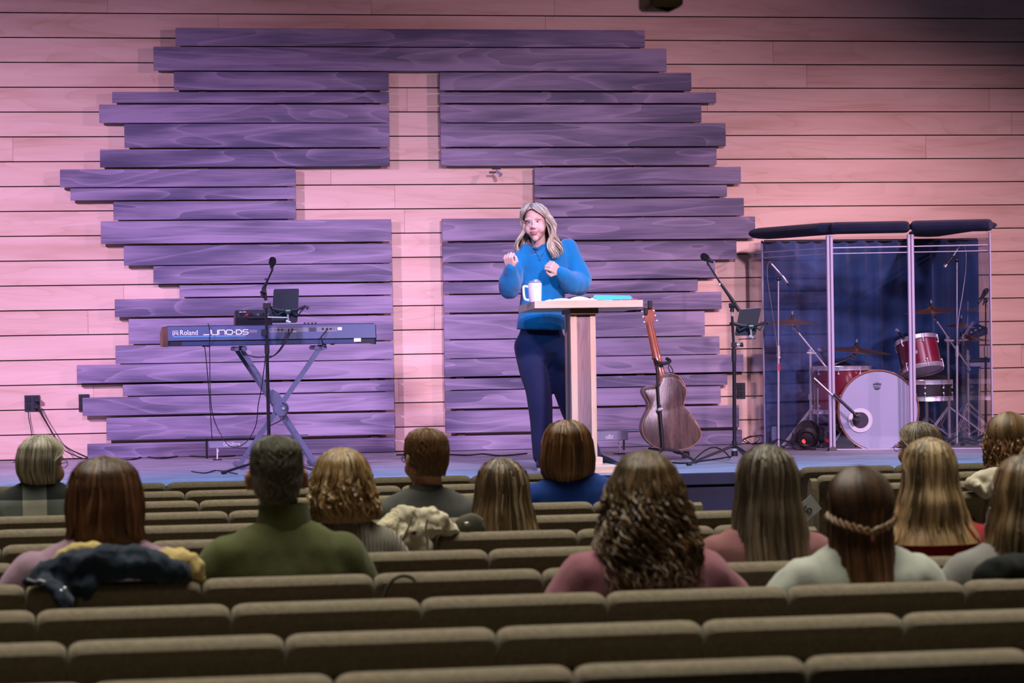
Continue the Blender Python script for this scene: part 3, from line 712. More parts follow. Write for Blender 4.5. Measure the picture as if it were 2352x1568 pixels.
MB().cyl(P(613,702,YM),hc+Vector((-.10,0,.01)),.008).build('tablet_arm',M_BLACK,ms)
MB().cyl(P(613,728,YM),P(661,729,YM+.01),.004).build('tablet_arm',M_CHROME,ms)
MB().box(P(606,706,YM)+Vector((-.005,-.015,-.01)),P(622,700,YM)+Vector((0,.015,.012)),.004).build('tablet_clamp',M_BLACK,ms)
MB().box(P(600,770,YM)+Vector((0,-.02,-.005)),P(612,758,YM)+Vector((0,.015,.005)),.004).build('box_clamp',M_BLACK,ms)
# cables of the keyboard
CY=YK-.03
cable('keyboard_cable','cable looping from keyboard jacks down to the centre mic stand',[P(672,757,CY),P(667,765,CY-.03),P(655,788,CY-.05),P(640,808,CY-.08),P(625,818,CY-.15),P(612,815,YM+.05)],.004)
cable('keyboard_cable','second jack cable sagging beside the first to the centre mic stand',[P(663,757,CY),P(660,770,CY-.03),P(647,795,CY-.05),P(633,813,CY-.1),P(618,822,YM+.08)],.004)
cable('keyboard_cable','power cord leaving the keyboard right of the stand, looping over the edge',[P(752,755,CY),P(745,766,CY-.02),P(738,774,CY-.02),P(741,786,CY-.01),P(747,793,CY+.03),P(749,800,CY+.06)],.0045)
cable('keyboard_cable','cable from the left stand arm swagging to the mic stand',[P(555,803,YK),P(570,815,YK-.05),P(590,820,YK-.1),P(610,819,YM+.05)],.004)
cable('keyboard_cable','cable hanging along the mic stand and looping left at floor height',[P(612,800,YM+.03),P(606,850,YM+.05),P(600,895,YM+.1),P(593,930,YM+.2),P(588,975,YM+.3),P(570,1010,YM+.4),P(548,1025,YM+.5),P(525,1022,YM+.7),P(503,990,YM+.8),P(488,950,YM+.75),P(483,900,YM+.6),P(482,830,YK+.02),P(481,790,YK-.01),P(482,760,YK-.02),P(478,743,YK+.03)],.003)
cable('keyboard_cable','thin cable from under the keyboard down to the left light bar',[P(470,795,YK+.08),P(474,830,YK+.4),P(480,900,YK+.8),P(484,960,YK+1.1),P(487,1010,20.6)],.003)
cable('keyboard_cable','cable looped around the pivot of the crossed stand',[P(648,925,YK-.02),P(660,935,YK-.02),P(655,955,YK-.02),P(640,968,YK),P(620,977,YK+.02),P(602,985,YK+.1),P(590,1003,YK+.2),P(585,1025,YK+.25)],.005)
# ================= LED bars at the foot of the wall =================
def ledbar(px0,px1,pyt,pyb,Y,word,label,wpx,wpx2,wy,words2=None):
    a=P(px0,pyt,Y); b=P(px1,pyb,Y); zt_=a.z; zb_=P(px0,pyb,Y).z
    t=thing('led_light_bar',label,'stage light',((a.x+b.x)/2,Y,STZ))
    MB().box((a.x,Y,zb_),(b.x,Y+.07,zt_),.004).build('housing',mat('led_bar_grey',(.24,.25,.36),.4,.3),t)
    MB().box((a.x+.02,Y+.068,zb_+.008),(b.x-.02,Y+.074,zt_-.008)).build('lens_strip',mat('lens_strip',(.4,.35,.5),.2),t)
    for x in (a.x+.06,b.x-.06):
        MB().tube([(x,Y+.02,zb_-.0),(x,Y+.02,zb_-.035),(x,Y+.03,STZ+.008)],.006,8).build('bracket',M_CHROME,t)
        MB().box((x-.03,Y-.03,STZ),(x+.03,Y+.09,STZ+.008)).build('bracket_foot',M_BLKMET,t)
        MB().cyl((x,Y-.006,zb_-.02),(x,Y+.03,zb_-.02),.009,n=10).build('knob',M_STEEL,t)
    vf=text_mb(word,.034); xm=max(v.x for v in vf[0]); o=P(wpx,wy,Y); w=(P(wpx2,wy,Y).x-o.x)
    mb=MB(); place(mb,vf,Matrix.Translation((o.x,Y-.001,o.z)),w/xm); mb.build('lettering',M_LET,t)
    return t,a,b
t1,a,b=ledbar(480,665,1013,1029,20.45,'COLORstrip','grey light bar with white lettering on stage floor under the keyboard',513,552,1023)
q=P(583,1018,20.45); MB().prism([(q.x,q.z-.02),(q.x+.018,q.z-.02),(q.x+.024,q.z+.02),(q.x+.006,q.z+.02)],20.447,20.45).build('print',M_LET,t1)
t2,a,b=ledbar(1330,1443,991,1013,19.9,'CHAUVET','grey light bar with small white logo on stage floor right of the lectern post',1391,1409,1008)
q=P(1400,1000,19.9); MB().prism([(q.x-.008,q.z+.006),(q.x+.008,q.z+.006),(q.x,q.z-.004)],19.897,19.9).build('print',M_LET,t2)
# flat cross bars of the light bars just behind
for (x0,x1,y0,Y,l) in [(427,708,1006,20.75,'long dark flat bar on the wall foot behind the left light bar'),(1280,1480,992,20.6,'long dark flat bar on the wall foot behind the right light bar')]:
    a=P(x0,y0,Y); b=P(x1,y0,Y)
    t=thing('cable_tray',l,'rail',((a.x+b.x)/2,Y,STZ)); MB().box((a.x,Y,a.z-.008),(b.x,Y+.05,a.z+.008),.002).build('rail',M_ST,t)
    for x in (a.x+.15,b.x-.15): MB().cyl((x,Y+.025,STZ),(x,Y+.025,a.z),.008).build('leg',M_BLKMET,t)
# ================= guitar on its stand =================
YG=18.75
M_ROSE=wood('rosewood',(.018,.010,.011),(.045,.024,.023),(.15,.085,.065),.3,2,2.0,.1,.55,.5,3)
M_MAHO=mat('mahogany_neck',(.30,.07,.03),.35,0,.4,0,0,.2,20,coat=.3)
M_TOP=mat('spruce_top',(.6,.4,.2),.4)
gt=thing('acoustic_guitar','brown acoustic guitar with cutaway, seen from the back on a stand','guitar',(P(1545,1035,YG).x,YG,STZ+.10))
# outline of the body in px (back view)
out=[(1526,861),(1545,858),(1560,862),(1570,872),(1578,886),(1580,900),(1577,915),(1573,928),(1578,938),(1590,952),(1602,970),(1611,990),(1611,1003),(1602,1016),(1585,1027),(1565,1032),(1543,1034),(1518,1030),(1497,1020),(1483,1004),(1477,985),(1480,966),(1489,948),(1494,936),(1492,922),(1485,910),(1481,899),(1485,891),(1498,888),(1510,887),(1519,880)]
pts=spline([(x,0,y) for x,y in out]+[(out[0][0],0,out[0][1])],3)[:-1]
lean=.10
def gp(x,y,dy): 
    z=P(x,y,YG); return Vector((z.x,YG+dy+(z.z-STZ)*lean,z.z))
def ringg(sc,dy):
    cx,cy=1543,950
    return [gp(cx+(p.x-cx)*sc,cy+(p.z-cy)*sc,dy) for p in pts]
mb=MB(); mb.rings([ringg(.90,-.006),ringg(.985,-.001),ringg(1,.004)],True,True); mb.build('back',M_ROSE,gt)
mb=MB(); mb.rings([ringg(.998,.004),ringg(.998,.095)],True,True); mb.build('sides',M_ROSE,gt)
mb=MB(); mb.rings([ringg(1,.095),ringg(1,.10)],True,True); mb.build('soundboard',M_TOP,gt)
M_BIND=mat('binding_brown',(.35,.17,.09),.3)
MB().tube(ringg(1.0,.003)+[ringg(1.0,.003)[0]],.0035,6).build('binding',M_BIND,gt)
n0=gp(1523,868,.045); n1=gp(1504,745,.055)
mb=MB().tube([gp(1530,880,.05),gp(1527,862,.045),gp(1522,835,.06),gp(1513,790,.06),gp(1503,738,.06)],[(.036,.024),(.030,.024),(.030,.016),(.028,.014),(.025,.013)],14); mb.build('neck',M_MAHO,gt)
mb=MB(); hd=[(1498,748),(1512,746),(1519,720),(1514,704),(1492,703),(1489,718)]
mb.rings([[gp(x,y,.052) for x,y in hd],[gp(x,y,.068) for x,y in hd]],True,False); mb.build('headstock',M_MAHO,gt)
for (x,y) in [(1491,739),(1489,727),(1487,715),(1521,736),(1517,724),(1514,713)]:
    s=-1 if x<1500 else 1
    c=gp(x,y,.055); c0=gp(x-s*6,y,.055)
    MB().cyl(c0,c,.003).build('tuner_post',M_CHROME,gt); MB().ell(c,(.008,.006,.010),8,6).build('tuner_button',M_CHROME,gt)
MB().box(gp(1494,708,.04),gp(1513,738,.052)).build('tuner_plate',M_MAHO,gt) if False else None
tn=thing('clip_tuner','black clip-on tuner on top of the guitar headstock','tuner',gp(1504,705,.05))
MB().box(gp(1500,708,.03),gp(1509,690,.055),.003).build('display',M_BLACK,tn)
MB().box(gp(1491,722,.035),gp(1499,706,.06),.004).build('clip',M_BLACK,tn)
gs=thing('guitar_stand','dark tubular guitar stand with neck yoke holding the brown guitar','stand',(P(1550,1058,YG).x,YG,STZ))
MB().tube(spline([gp(1526,833,.0),gp(1516,838,-.02),gp(1513,846,-.03),gp(1512,870,-.03),gp(1514,935,-.03)],5),.009,10).build('upper_tube',M_BLKMET,gs)
MB().tube([gp(1515,930,-.03),gp(1520,1010,-.03),gp(1521,1030,-.03)],.012,10).build('post',M_BLKMET,gs)
MB().cyl(gp(1510,941,-.045),gp(1521,938,-.035),.012).build('lock_knob',M_CHROME,gs)
MB().tube(spline([gp(1547,824,.12),gp(1549,828,.06),gp(1543,832,.02),gp(1528,835,-.005),gp(1515,831,.01),gp(1514,825,.06),gp(1516,823,.12)],5),.011,10).build('yoke',M_RUBBER,gs)
MB().tube(spline([gp(1546,832,.04),gp(1543,845,.03),gp(1548,856,.03),gp(1553,852,.03),gp(1547,838,.04)],5),.0035,6).build('yoke_strap',M_RUBBER,gs)
c=P(1522,1036,YG)
MB().tube(spline([gp(1505,1032,.16),gp(1515,1033,.0),gp(1530,1032,-.02),gp(1552,1035,-.03),gp(1560,1040,.0),gp(1562,1038,.16)],5),.010,10).build('cradle',M_RUBBER,gs)
zf=STZ+.014; cc=Vector((P(1550,1050,YG).x,YG,0))
for (px,py,dd) in [(1500,1060,0),(1600,1060,0),(1570,1045,0)]:
    q=atz(px,py,zf); MB().tube([gp(1521,1028,-.03) if px<1560 else gp(1560,1036,.02),Vector((q.x,q.y,zf))],.011,8).build('leg',M_BLKMET,gs)
mb=MB(); a_=P(1575,1036,YG+.1); b_=P(1582,1060,YG+.1); mb.box((a_.x-.022,YG+.08,STZ+.01),(a_.x+.024,YG+.13,a_.z),.006); mb.build('rear_leg',M_BLKMET,gs)
# ================= right mic stand =================
YR=18.05
rs=thing('microphone_stand','black boom microphone stand right of the guitar, leaning arm up left','stand',(P(1690,1066,YR).x,YR,STZ))
bx=P(1687,1040,YR).x
MB().cyl((bx,YR,STZ+.05),P(1686,800,YR),.0125).build('lower_tube',M_BLKMET,rs)
MB().cyl(P(1686,830,YR),P(1685.5,800,YR),.016).build('clutch',M_BLACK,rs)
MB().cyl(P(1685.5,800,YR),P(1681,716,YR),.009).build('upper_tube',M_BLKMET,rs)
MB().cyl(P(1681.5,726,YR),P(1681,716,YR),.0098).build('silver_ring',M_CHROME,rs)
MB().cyl(P(1683,702,YR),P(1681,716,YR),.014).build('swivel',M_BLACK,rs)
MB().cyl(P(1675,702,YR),P(1690,700,YR-.02),.016).build('wing_knob',M_BLACK,rs)
MB().cyl(P(1698,714,YR),P(1677,682,YR),.013).build('counterweight',M_BLACK,rs)
MB().cyl(P(1680,686,YR),P(1656,652,YR),.012,.009).build('boom_grip',M_BLACK,rs)
MB().cyl(P(1656,652,YR),P(1628,608,YR),.006).build('boom_arm',M_BLKMET,rs)
MB().cyl(P(1628,610,YR),P(1625,600,YR),.009).build('mic_clip',M_BLACK,rs)
MB().cyl(P(1651,654,YR),P(1655,652,YR),.007).build('cable_hook',M_CHROME,rs)
leg3(rs,(bx,YR,STZ),(math.radians(200),math.radians(285),math.radians(60)),.36,0,.12)
MB().cyl((bx,YR,STZ+.05),(bx,YR,STZ+.15),.022,.016).build('hub',M_BLKMET,rs)
MB().cyl((bx,YR,STZ+.085),(bx,YR,STZ+.10),.020,n=12).build('silver_ring',M_CHROME,rs)
mic('microphone','black vocal microphone on the leaning boom arm right of the guitar',P(1610,585,YR-.01),P(1638,602,YR),.024,.05,.013)
tablet('t','black tablet on the right mic stand beside the drum shield',[(1700,710),(1749,706),(1735,770),(1688,771)],YR+.06,M_TAB)
hc=P(1722,745,YR+.03); holder(rs,hc,.95,YR,None)
MB().cyl(P(1696,779,YR),P(1735,777,YR+.02),.003).build('tablet_arm',M_BLKMET,rs)
MB().cyl(P(1686,792,YR),P(1700,791,YR),.007).build('tablet_arm',M_STEEL,rs)
MB().cyl(P(1699,792,YR),P(1706,791,YR),.010,.016).build('clamp_knob',M_BLACK,rs)
MB().box(P(1681,798,YR)+Vector((0,-.018,0)),P(1691,786,YR)+Vector((0,.018,0)),.003).build('tablet_clamp',M_BLACK,rs)
cable('floor_cable','black cable arching over the stage floor left of the right mic stand',[atz(1592,1058,STZ+.006),P(1600,1050,18.6),P(1620,1034,18.7),P(1640,1027,18.8),P(1660,1034,18.7),P(1672,1045,18.5),atz(1676,1052,STZ+.006)],.005)
cable('floor_cable','black cable lying flat between guitar stand and right mic stand',[atz(x,y,STZ+.006) for x,y in [(1545,1062),(1580,1063),(1620,1057),(1650,1053),(1680,1048)]],.006)
cable('cable_coil','loose coil of cable lying on the floor beside drum shield','%s'and [P(1705,1010,20.9),P(1725,1001,20.9),P(1745,1006,20.9),P(1730,1018,20.9),P(1706,1012,20.8),P(1722,1004,20.7),P(1748,1000,20.8),P(1750,1015,20.8),P(1728,1020,20.8),P(1708,1005,20.8)],.004)
# ================= drum shield =================
def acrylic():
    m=bpy.data.materials.new('clear_acrylic'); m.use_nodes=True; nt=m.node_tree; N=nt.nodes; L=nt.links
    N.remove(N['Principled BSDF']); o=N['Material Output']
    t=N.new('ShaderNodeBsdfTransparent'); t.inputs[0].default_value=(.93,.94,.97,1); g=N.new('ShaderNodeBsdfGlossy'); g.inputs['Roughness'].default_value=.04
    lw=N.new('ShaderNodeLayerWeight'); lw.inputs[0].default_value=.5; mx=N.new('ShaderNodeMixShader')
    pp=N.new('ShaderNodeMath'); pp.operation='POWER'; pp.inputs[1].default_value=5; L.new(lw.outputs['Facing'],pp.inputs[0]); mm=N.new('ShaderNodeMath'); mm.operation='MULTIPLY_ADD'; mm.inputs[1].default_value=.95; mm.inputs[2].default_value=.045; L.new(pp.outputs[0],mm.inputs[0])
    L.new(mm.outputs[0],mx.inputs[0]); L.new(t.outputs[0],mx.inputs[1]); L.new(g.outputs[0],mx.inputs[2]); L.new(mx.outputs[0],o.inputs[0])
    return m
M_ACR=acrylic()
M_HINGE=mat('clear_hinge_plastic',(.45,.44,.60),.25,.2)
M_NAVY=mat('navy_fabric',(.010,.016,.045),.9,0,.1,.5,300,.2,8,sheen=.1)
V=[atz(1757,1026,STZ),atz(1912,1035,STZ),atz(2098,1033,STZ),atz(2280,1032,STZ)]
V.insert(0,Vector((V[0].x+.02,21.05,STZ))); V.append(Vector((V[-1].x+.16,20.95,STZ)))
ztop=at(1905,538,V[2].y).z
sh=thing('drum_shield','clear folding drum shield with padded navy top around the red drum kit','drum shield',(6.5,20.0,STZ))
for i,(a,b) in enumerate(zip(V,V[1:])):
    d=(b-a).normalized(); n=Vector((d.y,-d.x,0))
    mb=MB(); t=n*.003; a1=a+d*.012; b1=b-d*.012
    vs=[a1-t,b1-t,b1+t,a1+t]; vs=[v+Vector((0,0,.004)) for v in vs]+[Vector((v.x,v.y,ztop-.02)) for v in vs]
    mb.add(vs,[(0,1,5,4),(1,2,6,5),(2,3,7,6),(3,0,4,7),(4,5,6,7),(3,2,1,0)],False); p=mb.build('acrylic_panel',M_ACR,sh)
    # header and foot rails
    for z,h in ((ztop-.10,.008),(ztop-.14,.006),(STZ+.004,.010)):
        if i in (0,4) and z<1: continue
        mb=MB(); vs=[a1-t*2,b1-t*2,b1+t*2,a1+t*2]; vs=[Vector((v.x,v.y,z)) for v in vs]+[Vector((v.x,v.y,z+h)) for v in vs]
        mb.add(vs,[(0,1,5,4),(1,2,6,5),(2,3,7,6),(3,0,4,7),(4,5,6,7),(3,2,1,0)],False); mb.build('rail',M_HINGE,sh)
for i,q in enumerate(V[1:-1]):
    w=.020 if i in (1,2) else .011
    for s in ((-1,1) if i in (1,2) else (0,)):
        MB().box((q.x+s*.013-w*.5,q.y-.012,STZ+.003),(q.x+s*.013+w*.5,q.y+.012,ztop-.01),.003).build('hinge_post',M_HINGE,sh)
    mb=MB(); mb.add([(q.x-.035,q.y-.02,STZ),(q.x+.035,q.y-.02,STZ),(q.x+.035,q.y+.03,STZ),(q.x-.035,q.y+.03,STZ),(q.x-.012,q.y-.014,STZ+.03),(q.x+.012,q.y-.014,STZ+.03),(q.x+.012,q.y+.014,STZ+.03),(q.x-.012,q.y+.014,STZ+.03)],[(0,1,5,4),(1,2,6,5),(2,3,7,6),(3,0,4,7),(4,5,6,7),(3,2,1,0)],False); mb.build('corner_foot',M_BLACK,sh)
# padded caps along the top
def cap(a,b,r=.043,dep=.30,d0=.07,d1=.07):
    d=(b-a).normalized(); n=Vector((-d.y,d.x,0)); n=n if n.y>0 else -n
    L=(b-a).length; mb=MB(); rs=[]
    for s in [-.0,.03,.07,.15,.5,.85,.93,.97,1.0]:
        e=min(s,1-s)/.07; k=math.sqrt(max(0.0,1-(1-min(1,e))**2))*.55+.45
        c=a+d*(L*s); c=Vector((c.x,c.y,ztop+.045)); ring=[]
        for j in range(16):
            an=2*PI*j/16; y=math.cos(an); z=math.sin(an)
            yy=(abs(y)**.7)*(1 if y>0 else -1)
            ring.append(c+n*(dep/2-.09+yy*dep/2*k)+Vector((0,0,z*r*k)))
        rs.append(ring)
    mb.rings(rs); mb.build('padded_cap',M_NAVY,sh)
def ext(a,b,e0,e1):
    d=(b-a).normalized(); return a-d*e0,b+d*e1
cap(*ext(V[1],V[2],.10,.0)); cap(*ext(V[2],V[3],.0,.0)); cap(*ext(V[3],V[4],.0,.02)); cap(*ext(V[4],V[5],-.02,.02),r=.03)
# navy sound-absorbing curtain on the wall behind
cx0=at(1757,700,20.98).x; cx1=at(2246,700,20.98).x
cu=thing('navy_curtain','dark navy curtain hanging behind the drum kit inside the shield','curtain',((cx0+cx1)/2,20.98,STZ))
mb=MB(); rs=[]; n=130
for z in (STZ+.01,STZ+.5,STZ+1.0,ztop-.005):
    rs.append([Vector((cx0+(cx1-cx0)*i/n,20.98+.016*math.sin(i*.62)+.010*math.sin(i*.27+1)+.004*math.sin(z*3+i),z)) for i in range(n+1)])
mb.rings(rs,False,True,False); o=mb.build('cloth',mat('curtain_navy',(.014,.055,.17),.7,0,.3,.3,200,.35,3,sheen=.5),cu)
sd=o.modifiers.new('t','SOLIDIFY'); sd.thickness=.012
MB().cyl((cx0,20.98,ztop-.005),(cx1,20.98,ztop-.005),.012).build('curtain_rod',M_BLKMET,cu)
# ================= drum kit =================
M_RED=mat('cherry_red_lacquer',(.17,.010,.032),.25,0,.5,0,0,.12,3,coat=.5)
M_HOOP=mat('copper_brown_hoop',(.35,.13,.08),.3,0,.5)
M_HEAD=mat('white_drum_head',(.46,.48,.62),.45)
M_CLR=mat('coated_head',(.45,.43,.5),.4)
M_CYM=mat('bronze_cymbal',(.42,.22,.10),.35,.9,bump=.2,bscale=80)
def drum(name,label,c,d,R,H,lugs=6,shell=M_RED,hoop=None,top=None,group='drums of the kit'):
    """c = centre of the batter side, d = direction from the top to the bottom head"""
    c=Vector(c); d=Vector(d).normalized(); hoop=hoop or M_CHROME
    t=thing(name,label,'drum',c,0,group)
    so=MB().lathe([(R,.006),(R,H-.006)],c,d,40,cap=False).build('shell',shell,t)
    MB().lathe([(.001,.004),(R*.6,.003),(R-.002,.003),(R+.002,.012)],c,d,40,cap=False).build('batter_head',top or M_CLR,t)
    MB().lathe([(.001,H-.002),(R*.6,H-.002),(R,H-.004),(R+.002,H-.016)],c,d,40,cap=False).build('resonant_head',M_CLR,t)
    for h in (0,H):
        s=1 if h==0 else -1
        MB().lathe([(R+.003,h-.004*s),(R+.010,h-.006*s),(R+.008,h+.004*s),(R+.005,h+.020*s),(R+.012,h+.022*s),(R+.010,h+.027*s),(R+.002,h+.026*s)],c,d,40,cap=False).build('hoop',hoop,t)
    u,v=basis(d)
    for i in range(lugs):
        a=2*PI*(i+.5)/lugs; e=u*math.cos(a)+v*math.sin(a)
        for h0 in (.05,H-.05):
            q=c+e*(R+.006)+d*h0; mb=MB().ell(q,(.010,.010,.010),8,6); s=1 if h0<.06 else -1
            mb.cyl(q+e*.004,c+e*(R+.012)+d*(h0-s*.055),.003,n=6); mb.build('lug',M_CHROME,so)
    return t
def pxc(px,py,Y): return at(px,py,Y)
# bass drum
YB=19.72
bc=pxc(2018,943,YB); Rb=.281; bd_d=Vector((.22,1,-.0)).normalized()
bd=drum('bass_drum','large bass drum with white front head, port hole and copper hoop','%s'and bc,bd_d,Rb,.44,8,M_RED,M_HOOP,M_HEAD)
bd['category']='drum'
u,v=basis(bd_d); # u horizontal
def bh(px,py,o=.004):
    p=pxc(px,py,YB); dx=(p.x-bc.x); z=p.z-bc.z; return bc+Vector((bd_d.y,-bd_d.x,0))*dx+Vector((0,0,z))-bd_d*o
pc=bh(1978,965)
MB().lathe([(.058,0),(.087,0),(.087,.002),(.058,.002)],pc,-bd_d,40,cap=False).build('port_ring',M_WHITE,bd)
MB().lathe([(.001,.0),(.059,.0),(.059,.0015)],pc,-bd_d,40).build('port_hole',mat('port_dark',(.05,.045,.07),.6),bd)
M_LOGO=mat('dark_print',(.08,.08,.12),.6)
vf=text_mb('REMO',.020,.0004,'CENTER'); o=bh(2015,889,.006); Mr=Matrix.Translation(o)@Matrix.Rotation(math.atan2(-bd_d.x,bd_d.y),4,'Z')
mb=MB(); place(mb,vf,Mr); 
cr=[(-.030,.018),(-.026,.030),(-.016,.024),(-.010,.036),(-.002,.026),(.0,.038),(.002,.026),(.010,.036),(.016,.024),(.026,.030),(.030,.018),(.022,.020),(-.022,.020)]
mb.rings([[Mr@Vector((x,-.0005,z)) for x,z in cr],[Mr@Vector((x,.0005,z)) for x,z in cr]],True,False)
lo=[(-.024,-.004),(.024,-.004),(.012,-.014),(0,-.018),(-.012,-.014)]
mb.rings([[Mr@Vector((x,-.0005,z)) for x,z in lo],[Mr@Vector((x,.0005,z)) for x,z in lo]],True,False)
mb.build('logo_print',M_LOGO,bd)
for s in (-1,1): MB().cyl(bc+bd_d*.2+Vector((s*.24,0,-.12)),(bc.x+s*.36,bc.y+.02,STZ+.008),.006).build('spur',M_CHROME,bd)
# floor tom and rack tom, snare
ft=drum('floor_tom','tall dark red floor tom left of the bass drum, on chrome legs',pxc(1932,842,20.25),(0.0,.0,-1),.205,.335,8)
for a in (200,320,90):
    a=math.radians(a); q=ft.location; x=q.x+.215*math.cos(a); y=q.y+.215*math.sin(a)
    MB().cyl((x,y,q.z-.15),(x,y,STZ+.01),.006).build('leg',M_CHROME,ft); MB().cyl((x,y,STZ+.02),(x,y,STZ),.011).build('rubber_foot',M_RUBBER,ft)
rt_=drum('rack_tom','small cherry red rack tom mounted above the bass drum',pxc(2104,781,20.0),(.10,-.30,-1),.148,.235,6)
q=rt_.location; e=Vector((0,-1,0)); 
o=pxc(2104,808,19.83); MB().cyl(o+Vector((0,.02,0)),o,.013,n=16).build('badge',M_CHROME,rt_)
sn=drum('snare_drum','low chrome and black snare drum behind the bass drum right side',pxc(2128,874,20.2),(0,0,-1),.178,.14,8,M_BLACK)
def stand_tripod(t,x,y,zh,L,m=M_CHROME,ang=(215,325,90),zb=.16):
    for a in ang:
        a=math.radians(a); d=Vector((math.cos(a),math.sin(a),0)); c=Vector((x,y,STZ))
        for s in (-1,1):
            n=Vector((-d.y,d.x,0))*.008*s
            MB().cyl(c+n+Vector((0,0,zh)),c+n+d*L+Vector((0,0,.02)),.005,n=6).build('leg',m,t)
        MB().cyl(c+Vector((0,0,zb*.4)),c+d*L*.5+Vector((0,0,zh*.5)),.004,n=6).build('brace',m,t)
        MB().ell(c+d*L+Vector((0,0,.014)),(.016,.016,.014),8,6).build('rubber_foot',M_RUBBER,t)
def cstand(label,px,ptop,Y,boom,cym=None):
    p=pxc(px,ptop,Y); x=p.x
    t=thing('cymbal_stand',label,'stand',(x,Y,STZ),0,'chrome cymbal stands')
    zm=STZ+(p.z-STZ)*.52
    MB().cyl((x,Y,STZ+.05),(x,Y,zm),.0125).build('lower_tube',M_CHROME,t)
    MB().cyl((x,Y,zm-.02),(x,Y,zm+.02),.018).build('clamp',M_CHROME,t)
    MB().cyl((x,Y,zm),(x,Y,p.z),.0095).build('upper_tube',M_CHROME,t)
    MB().cyl((x,Y,p.z-.03),(x,Y,p.z+.01),.017).build('tilter',M_CHROME,t)
    MB().cyl((x-.03,Y-.01,p.z-.015),(x+.04,Y-.01,p.z-.02),.008).build('wing_nut',M_CHROME,t)
    if boom:
        a=pxc(*boom[0],Y); b=pxc(*boom[1],Y); MB().cyl(a,b,.007).build('boom_arm',M_CHROME,t)
        c=pxc(*boom[2],Y)
        MB().cyl(b,c,.006).build('cymbal_rod',M_CHROME,t); MB().ell(b,(.014,.014,.018),8,6).build('tilter',M_CHROME,t)
        MB().ell(b+(a-b)*.08,(.011,.011,.013),8,6).build('clutch',M_CHROME,t)
    stand_tripod(t,x,Y,.28,.34); return t
def cymbal(label,px,py,Y,R,tilt,tx=0,bell=.028,name='cymbal'):
    c=pxc(px,py,Y); t=thing(name,label,'cymbal',c,0,'cymbals of the drum kit')
    d=Vector((math.sin(math.radians(tx)),-math.sin(math.radians(tilt)),1)).normalized()
    pr=[(.008,.030),(bell*.6,.027),(bell,.018),(bell*1.25,.012),(R*.6,.002),(R,-.012),(R,-.0135),(R*.6,.0005),(bell*1.2,.0105),(.008,.027)]
    MB().lathe(pr,c,d,48,cap=False).build('plate',M_CYM,t)
    MB().cyl(c+d*.028,c+d*.052,.011,.009).build('felt',M_BLACK,t); MB().cyl(c+d*.052,c+d*.075,.007).build('wing_nut',M_CHROME,t)
    return t
cstand('chrome cymbal stand with boom at left end of the drum kit',1861,805,20.35,[(1905,852),(1824,752),(1819,741)])
cymbal('large dark cymbal on boom at the left, nearest the shield left panel',1820,738,20.35,.195,3,0)
cstand('chrome stand whose boom crosses in front of the floor tom',1866,850,20.55,[(1850,866),(1961,817),(1964,806)])
cymbal('wide ride cymbal over the floor tom and bass drum',1966,802,20.5,.262,4,5)
cstand('tall chrome cymbal stand right of the rack tom',2177,776,20.3,[(2229,850),(2147,731),(2141,716)])
cymbal('wide dark cymbal held highest right of the middle post',2140,712,20.3,.205,2,-4)
hs=thing('hi_hat_stand','chrome hi-hat stand with pull rod at the right of kit','stand',(pxc(2222,790,20.35).x,20.35,STZ))
x=hs.location.x; zt_=pxc(2222,790,20.35).z
MB().cyl((x,20.35,STZ+.05),(x,20.35,zt_),.011).build('tube',M_CHROME,hs); MB().cyl((x,20.35,zt_),(pxc(2223,692,20.35)),.004).build('pull_rod',M_CHROME,hs)
MB().cyl((x,20.35,zt_-.12),(x,20.35,zt_-.08),.018).build('clamp',M_CHROME,hs); stand_tripod(hs,x,20.35,.30,.33,ang=(230,310,80))
MB().box((x-.04,20.02,STZ),(x+.04,20.30,STZ+.02),.004).build('pedal',M_STEEL,hs)
cymbal('upper hi-hat cymbal near right end of kit, dished downward',2225,779,20.35,.165,1,0,.03,'hi_hat_cymbal')
o=cymbal('small splash cymbal above the hi-hat cymbals',2207,747,20.35,.115,3,3,.02,'splash_cymbal')
MB().cyl(pxc(2207,748,20.35)+Vector((0,0,-.002)),pxc(2214,792,20.36),.005).build('mount_rod',M_CHROME,o)
# percussion pad and module at right
pd=thing('percussion_pad','black electronic percussion pad tilted above the hi-hat','drum pad',pxc(2247,762,20.5))
mb=MB(); a=pxc(2228,772,20.5); b=pxc(2268,752,20.5)
mb.rings([[a+Vector((0,0,0)),b,b+Vector((0,.0,-.05)),a+Vector((.0,0,-.03))],[v+Vector((0,.22,.03)) for v in (a,b,b+Vector((0,0,-.05)),a+Vector((0,0,-.03)))]],True,False); mb.build('case',M_BLACK,pd)
for i in range(4):
    c=a+(b-a)*(i+.5)/4+Vector((0,.02,.012)); MB().cyl(c,c+Vector((0,.005,.012)),.010,n=10).build('knob',M_CHROME,pd)
md=thing('drum_module','pale grey sound module on a clamp at right inside the shield','module',pxc(2250,835,20.45))
a=pxc(2222,842,20.45); b=pxc(2274,828,20.45)
MB().box((a.x,20.45,a.z),(b.x,20.62,b.z-.01),.004).build('case',mat('module_grey',(.35,.36,.45),.4),md)
MB().box((a.x+.01,20.44,b.z-.01),(b.x,20.6,b.z+.022),.006).build('lid',M_BLACK,md); MB().cyl(pxc(2250,842,20.5),(md.location.x,20.5,STZ),.010).build('pole',M_STEEL,md)
# throne
x=pxc(2130,930,20.6).x
th=thing('drum_throne','black round drum stool half hidden behind the bass drum','stool',(x,20.62,STZ))
MB().lathe([(.10,0),(.16,.01),(.165,.05),(.14,.075),(.01,.08)],(x,20.62,STZ+.43),n=28).build('seat',M_BLACK,th)
MB().cyl((x,20.62,STZ+.1),(x,20.62,STZ+.43),.014).build('tube',M_CHROME,th); stand_tripod(th,x,20.62,.2,.22)
